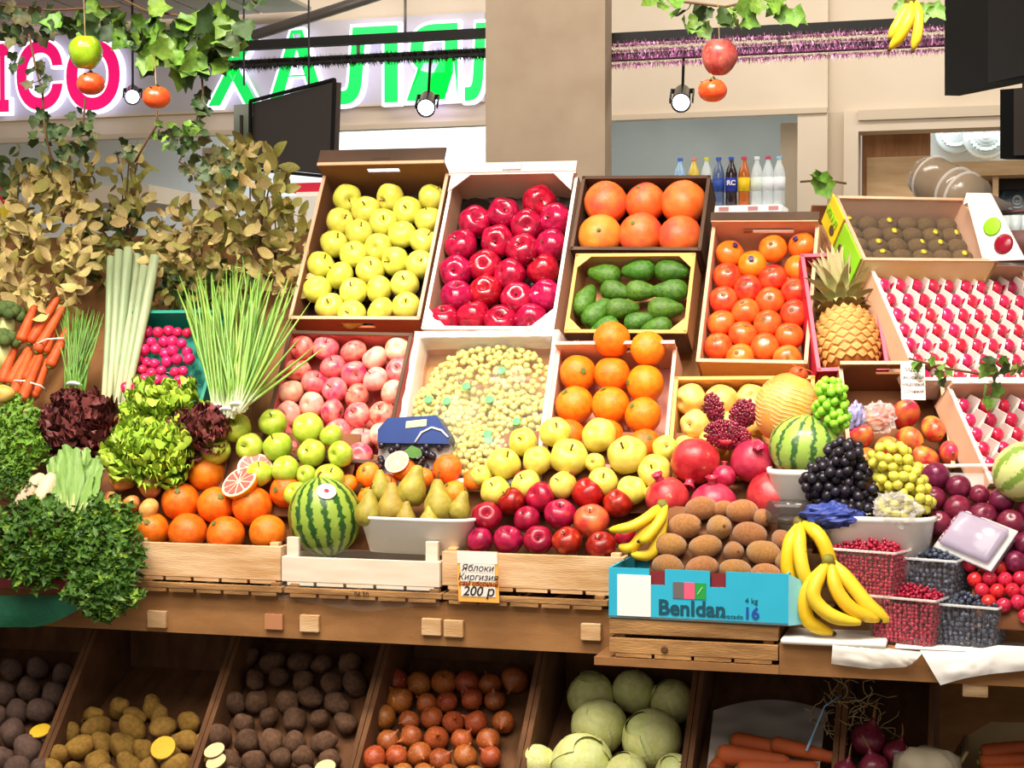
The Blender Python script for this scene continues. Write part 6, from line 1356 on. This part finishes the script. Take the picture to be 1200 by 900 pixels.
head(92, 500, 46, 48, 60, lr, 'frilly dark red lettuce head below the chives', .02, .075)
head(190, 480, 70, 30, 60, lg, 'frilly green lettuce head below the radishes', .03, .07)
head(232, 506, 46, 22, 40, lr, 'frilly reddish brown lettuce head between two green lettuces', .045, .06)
head(178, 532, 70, 34, 66, lg, 'frilly green lettuce head above the tan fruit', .05, .075)
rom = [ruffle(1, .27, .03, i + 3, 8, 10, .15).mesh('leaf', m_rm) for i in range(3)]
c = LG.at(92, 606, .06); e = empty('romaine_lettuce', T(c), 'upright romaine lettuce with long ribbed leaves behind the parsley', 'lettuce')
for i, (tx, ty) in enumerate(((66, 540), (80, 528), (92, 532), (104, 530), (116, 540), (122, 552), (74, 552), (98, 548), (110, 560), (86, 545))):
    s0 = LG.at(84 + (tx - 92) * .35, 606, .06 + .01 * (i % 3)) - c; t = LG.at(tx, ty, .04 + .02 * (i % 3)) - c; lf_ = obj('leaf', rom[i % 3], e, T(s0) @ leaf_rot(t - s0, V((rnd(-.3, .3), -1, .2))) @ S((t - s0).length * 1.05))
    part('midrib', MB().tube([(0, -.012, 0), (0, -.012, .5), (0, .03, .9)], [.035, .022, .008], 6), m_cb, lf_, True)
# daikon and tan fruit
m_dk = mat('daikon_skin', '#ecd0b4', '#e2c0a0', 6, .5, .2, 30)
for i, (a, b) in enumerate((((20, 598), (50, 556)), ((42, 602), (62, 556)))):
    p, q = LG.at(*a, .04), LG.at(*b, .05); L = (q - p).length; o = obj('daikon_radish', MB().lathe([(0, 0), (.014, .004), (.021, .02), (.024, L * .5), (.02, L * .85), (.01, L), (0, L * 1.02)], 16, fn=lump(.05, 20, i)).mesh('daikon_radish', m_dk), None, T(p) @ zto(q - p)); tag(o, ('pale daikon root lying outermost beside the curly greens', 'pale daikon root touching the romaine lettuce')[i], 'daikon')
P = [(142, 568, 16), (176, 574, 17), (136, 583, 14), (173, 592, 14), (154, 590, 12)]
heap('sweet', P, FR, 'smooth tan mango-like fruit between the parsley and the oranges', 'fruit', 'tan fruit beside the oranges', .045, j=1.2)
bed('', 'brown cardboard sheet sloping under the lettuces', -40, 250, LG, -.035, -.05, .3)
# ------------------------------------------------------------------ parsley and curly greens (uncountable leaflets)
def leaflets(e, cx, cy, rx, ry, n, pl, off, thick, s, m, name='foliage', droop=.0):
    mb = MB(); c = e.matrix_basis.translation
    for i in range(n):
        a = rnd(0, 6.28); q = math.sqrt(random.random()); p = pl.at(cx + rx * q * math.cos(a) * (1 + .12 * math.sin(5 * a)), cy + ry * q * math.sin(a) * (1 + .1 * math.sin(4 * a + 1)), off + thick * (math.sqrt(1 - q * q) - .35 * random.random())) - c
        M = T(p) @ leaf_rot((rdir() + V((0, -.4, .2 - droop))).normalized(), (V((0, -.6, .8)) + rdir() * .7).normalized()) @ S(s * rnd(.7, 1.3))
        mb.add([(0, 0, 0), (-.25, .05, .3), (-.7, 0, .55), (-.3, -.08, .65), (0, .1, 1.1), (.3, -.08, .65), (.7, 0, .55), (.25, .05, .3)], [(0, 7, 1), (1, 3, 2), (7, 6, 5), (1, 7, 5, 3), (3, 5, 4)], M)
    return tag(part(name, mb, m, e, False), kind='stuff')
m_pa1 = mat('parsley_green', '#47701c', '#335614', 25, .55, c3='#86a838', s3=30, t3=(.56, .68)); m_pa3 = mat('curly_green', '#6f9a2c', '#587f22', 25, .5, c3='#9cc04c', s3=30, t3=(.56, .68))
PA = Plane(-.05, .95, 60)
for cx, cy, rx, ry, n, lb, oo in ((42, 637, 78, 48, 1500, 'bushy dark green parsley bunch beside the daikon', .03), (120, 640, 48, 58, 1100, 'bushy dark green parsley bunch touching the orange crate', .035), (122, 690, 42, 32, 650, 'drooping dark green parsley bunch over the green cloth', .05)):
    e = empty('parsley_bunch', T(PA.at(cx, cy + ry * .6, oo)), lb, 'parsley'); leaflets(e, cx, cy, rx, ry, n, PA, oo, .05, .02, m_pa1, droop=.2)
    tag(part('stems', (lambda mb: [mb.tube([PA.at(cx + rnd(-.4, .4) * rx, cy + ry * .8, oo) - e.location, PA.at(cx + rnd(-.7, .7) * rx, cy - ry * rnd(0, .7), oo + .03) - e.location], .0012, 4) for _ in range(30)] and mb)(MB()), m_cv, e, True), kind='stuff')
e = empty('curly_greens', T(LG.at(22, 560, .03)), 'light green curly parsley bunch at the frame edge below the carrots', 'parsley'); leaflets(e, 20, 515, 36, 46, 1000, LG, .03, .05, .017, m_pa3)
e = empty('dill_bunch', T(LG.at(12, 580, .04)), 'feathery dull green dill bunch above the daikon', 'dill'); leaflets(e, 12, 566, 34, 20, 500, LG, .045, .03, .011, m_pa1)
p = LG.at(4, 462, .05); tag(obj('yellow_squash', MB().lathe(ball(a=.8), 16, fn=lump(.15, 1.5, 2)).mesh('yellow_squash', m_qn), None, T(p) @ S(.03)), 'yellow squash at the frame edge below the carrots', 'squash')
# red-edged tray and green cloth
a, b = hy(-30, 700, -.06), hy(104, 700, -.06); rdp = mat('red_plastic', '#8c1c24', rough=.45)
e = empty('red_tray', T((a.x + b.x) / 2, .03, TZ + .002), 'red plastic tray under the parsley', 'tray'); w_ = b.x - a.x
part('front_wall', MB().box((0, -.085, .012), (w_, .006, .03)), rdp, e); part('base', MB().box((0, .02, .003), (w_, .2, .006)), rdp, e)
gm = mat('green_cloth', '#0e5a3c', '#0a4a32', 20, .7, .4, 120); vs = []; fs = []; n = 20; o0 = hy(40, 700, -.062)
for a_ in range(n + 1):
    for b_ in range(7):
        u, v = a_ / n, b_ / 6; px = -25 + u * 142; y1 = 735 - 36 * max(0, (u - .45) / .55) ** 1.5; q = hy(px, 698 + (y1 - 698) * v, -.063 - .012 * math.sin(u * 8 + v) * v - .006 * math.sin(v * 3)); vs.append(q - o0)
for a_ in range(n):
    for b_ in range(6): k = a_ * 7 + b_; fs.append((k, k + 1, k + 8, k + 7))
tag(obj('green_cloth', MB().add(vs, fs).mesh('green_cloth', gm), None, T(o0)), 'dark green cloth hanging under the parsley', 'cloth')
# ------------------------------------------------------------------ vine garlands and hanging fruit
def vine_mesh(seed, m):
    random.seed(seed); lob = [(0, 1.0), (.55, .62), (.95, .72), (1.5, .5), (1.95, .62), (2.6, .38), (2.95, .22)]; ring = []
    for a, r in lob + [(2 * PI - a, r) for a, r in reversed(lob[1:])]: ring.append((a, r * rnd(.92, 1.08)))
    vs = [(0, 0, .0)]; n = len(ring)
    for a, r in ring: vs.append((.5 * r * math.sin(a), -.05, .5 * r * math.cos(a)))
    for a, r in ring: vs.append((r * math.sin(a), .10 * math.cos(a * 3 + seed) + .06, r * math.cos(a)))
    fs = []
    for i in range(n): j = (i + 1) % n; fs += [(0, 1 + i, 1 + j), (1 + i, 1 + n + i, 1 + n + j, 1 + j)]
    return MB().add(vs, fs, S(.55) @ T(0, 0, .3)).mesh('leaf', m)
m_v = [mat('vine_leaf_bright', '#6a8c30', '#4c7022', 6, .5, .2, 20, rv=.18, rh=.015), mat('vine_leaf_dark', '#33491e', '#263a14', 6, .6, .2, 20, rv=.2, rh=.02), mat('vine_leaf_dull', '#5c5c34', '#4a4628', 6, .6, rv=.2, rh=.02)]
vine = [[vine_mesh(i * 3 + s, m) for s in range(3)] for i, m in enumerate(m_v)]
random.seed(5)
def garland(name, label, path, clumps, y=.1, L=.075, cat='garland'):
    """stem through pixel points; clumps: (px, py, rx, ry, count, kinds, size)"""
    o0 = hy(path[0][0], path[0][1], y); e = empty(name, T(o0), label, cat)
    part('stem', MB().tube([hy(a, b, y + rnd(-.01, .01)) - o0 for a, b in path], .0028, 6), brown_stem, e, True)
    for cx, cy, rx, ry, n, kinds, s in clumps:
        for i in range(n):
            a = rnd(0, 6.28); q = math.sqrt(random.random()); p = hy(cx + rx * q * math.cos(a), cy + ry * q * math.sin(a), y + rnd(-.06, .05)) - o0
            d = (rdir() * .8 + V((0, 0, -.5))).normalized(); obj('leaf', random.choice(vine[random.choice(kinds)]), e, T(p) @ leaf_rot(d, (V((.2, -1, .1)) + rdir() * .7).normalized()) @ S(L * s * rnd(.8, 1.2)))
    return e
garland('vine_garland', 'large bright green grapevine garland above the hanging tomato', [(130, -8), (170, 12), (220, 20), (265, 30)], [(215, 52, 50, 32, 46, [0, 0, 1], 1.1), (262, 38, 26, 34, 22, [0, 0, 1], 1.25), (160, 30, 30, 26, 18, [0, 1], 1.0)])
garland('vine_garland', 'dark grapevine garland at the top above the pink letters', [(-10, 5), (60, 12), (140, 8)], [(30, 22, 44, 22, 30, [2, 2, 1], .8), (110, 22, 40, 24, 28, [1, 1, 0], .9), (20, 55, 14, 22, 8, [2, 1], .6)], .14)
garland('vine_garland', 'thin grapevine strand trailing over the pink letter С', [(34, 40), (42, 80), (50, 110), (52, 150), (62, 195)], [(45, 92, 14, 20, 10, [1, 2], .55), (50, 150, 18, 20, 14, [1], .6), (78, 168, 32, 24, 28, [1, 1, 2], .6)])
garland('vine_garland', 'grapevine strand trailing below the pink letter О', [(100, 115), (98, 140), (92, 170)], [(98, 136, 12, 18, 9, [1], .6)])
garland('vine_garland', 'grapevine strand hanging from the bright garland beside the dark screen', [(236, 80), (238, 110), (228, 150), (210, 190), (240, 205)], [(238, 108, 12, 32, 16, [1, 1], .6), (212, 160, 28, 22, 30, [1, 0, 2], .55), (245, 195, 36, 24, 34, [1, 2], .55), (190, 150, 14, 10, 8, [1, 0], .5)])
garland('vine_garland', 'short olive grapevine sprig below the hanging tomato', [(183, 128), (185, 145), (172, 165), (158, 190)], [(146, 172, 14, 14, 9, [2, 1], .5)])
garland('vine_garland', 'grapevine garland above the hanging apple at the top', [(760, -10), (800, 2), (850, 8), (905, -4)], [(770, 0, 16, 10, 5, [0, 1], .95), (815, 18, 24, 16, 10, [0, 1], .8), (862, 14, 22, 16, 9, [0, 0, 1], .8), (910, 4, 26, 14, 7, [0], 1.0)], .05)
garland('vine_garland', 'small grapevine tuft near the top of the sloping strut', [(285, -12), (300, 2)], [(298, 2, 14, 6, 4, [1], .5)], .1)
garland('vine_leaf_sprig', 'single broad vine leaf lying on the edge of the kiwi box', [(938, 213), (965, 211), (992, 215)], [(964, 206, 10, 3, 3, [0, 0], 1.15)], .62, cat='leaf')
garland('vine_leaf_sprig', 'vine leaves lying over the edge of the plum trays', [(1065, 420), (1110, 432), (1160, 440), (1205, 430)], [(1080, 425, 14, 5, 3, [0], .5), (1105, 434, 12, 5, 3, [0, 1], .5), (1172, 428, 30, 14, 10, [0, 1], .65), (1162, 460, 14, 8, 3, [0], .7), (1110, 445, 8, 8, 2, [1], .5)], .24, cat='leaf')
def hang(kind, px, py, rp, y, label, cat, leaves=0, top=-6):
    p = hy(px, py, y); o = single(kind, p, rp / ppm(p), V((.05, -.1, 1)).normalized(), label, cat)
    q = hy(px - 2, top, y) - p; r = rp / ppm(p); part('string', MB().tube([V((0, 0, r * .85)), q], .0012, 4), straw, o, M=o.matrix_basis.inverted() @ T(p))
    if leaves:
        for k in range(leaves): obj('calyx_leaf', bay[2][k % 4], o, o.matrix_basis.inverted() @ T(p + V((0, 0, r * .8))) @ RZ(k * 6.28 / leaves) @ RX(1.9) @ S(r * .9))
m_hg = mat('glossy_green_apple', '#93b41e', '#7c9c18', 2, .15, coat=.5); KIND['hang_green'] = apple_kind('artificial_apple', m_hg, 1.08); KIND['hang_red'] = apple_kind('artificial_apple', mat('dusky_red_apple', '#8c2a2c', '#b0564a', 2, .35, c3='#c88a6a', s3=3, t3=(.6, .8)), 1.06)
KIND['hang_tom'] = dict(name='artificial_tomato', body=variants('artificial_tomato', mat('tomato_skin', '#e04018', '#e8582a', 2, .25, coat=.3), 1, lambda mb, i: mb.lathe(apple_prof(.82, .12, .04), 22, lobes=5, amp=.03)), parts=[])
hang('hang_green', 100, 61, 19.5, .02, 'glossy green artificial apple hanging from the garland', 'apple', 0); hang('hang_tom', 106, 98, 16.5, .03, 'orange-red artificial tomato hanging below the green apple', 'tomato', 4, 80); hang('hang_tom', 183, 114, 16.5, .02, 'orange-red artificial tomato hanging under the bright vine garland', 'tomato', 5, 60)
hang('hang_red', 843, 67, 21, .02, 'dusky red artificial apple hanging on a string from the top vine', 'apple', 0); hang('hang_tom', 835, 106, 17, .0, 'orange-red artificial persimmon with green leaves hanging below the red apple', 'persimmon', 5, 86)
e = empty('banana_cluster', T(hy(1066, 0, .05)), 'small artificial banana cluster hanging from the top', 'bananas')
for f in ([(1066, 2, .05), (1058, 18, .04), (1050, 32, .03), (1043, 45, .03)], [(1068, 3, .03), (1065, 22, .0), (1055, 42, .0), (1043, 57, .01)], [(1074, 2, .04), (1076, 20, .02), (1075, 40, .015), (1070, 58, .02)]): pix_tube(e, f, .0125, mbn)
part('stalk', MB().tube([(0, 0, -.01), (.01, 0, .05)], [.012, .008], 8), m_bs, e, True)
for k, (a, b) in enumerate(((1085, 3), (1050, 2), (1092, 6))): obj('leaf', vine[0][k], e, T(hy(a, b, .06) - e.location) @ leaf_rot(V((rnd(-1, 1), 0, -.4)), V((0, -1, .2))) @ S(.06))
rail = slab(XL, XR, .06, .1, 2.44, 2.48); tag(obj('canopy_rail', rail.mesh('canopy_rail', wood_old)), 'wooden canopy rail above the stall that carries the vine garlands', 'rail')
for xx in (XL + .02, XR - .02): tag(obj('canopy_post', slab(xx - .02, xx + .02, .06, .1, TZ, 2.44).mesh('canopy_post', wood_old)), 'wooden canopy post at the ' + ('left' if xx < 0 else 'right') + ' end of the stand', 'post')
bpy.context.view_layer.update()
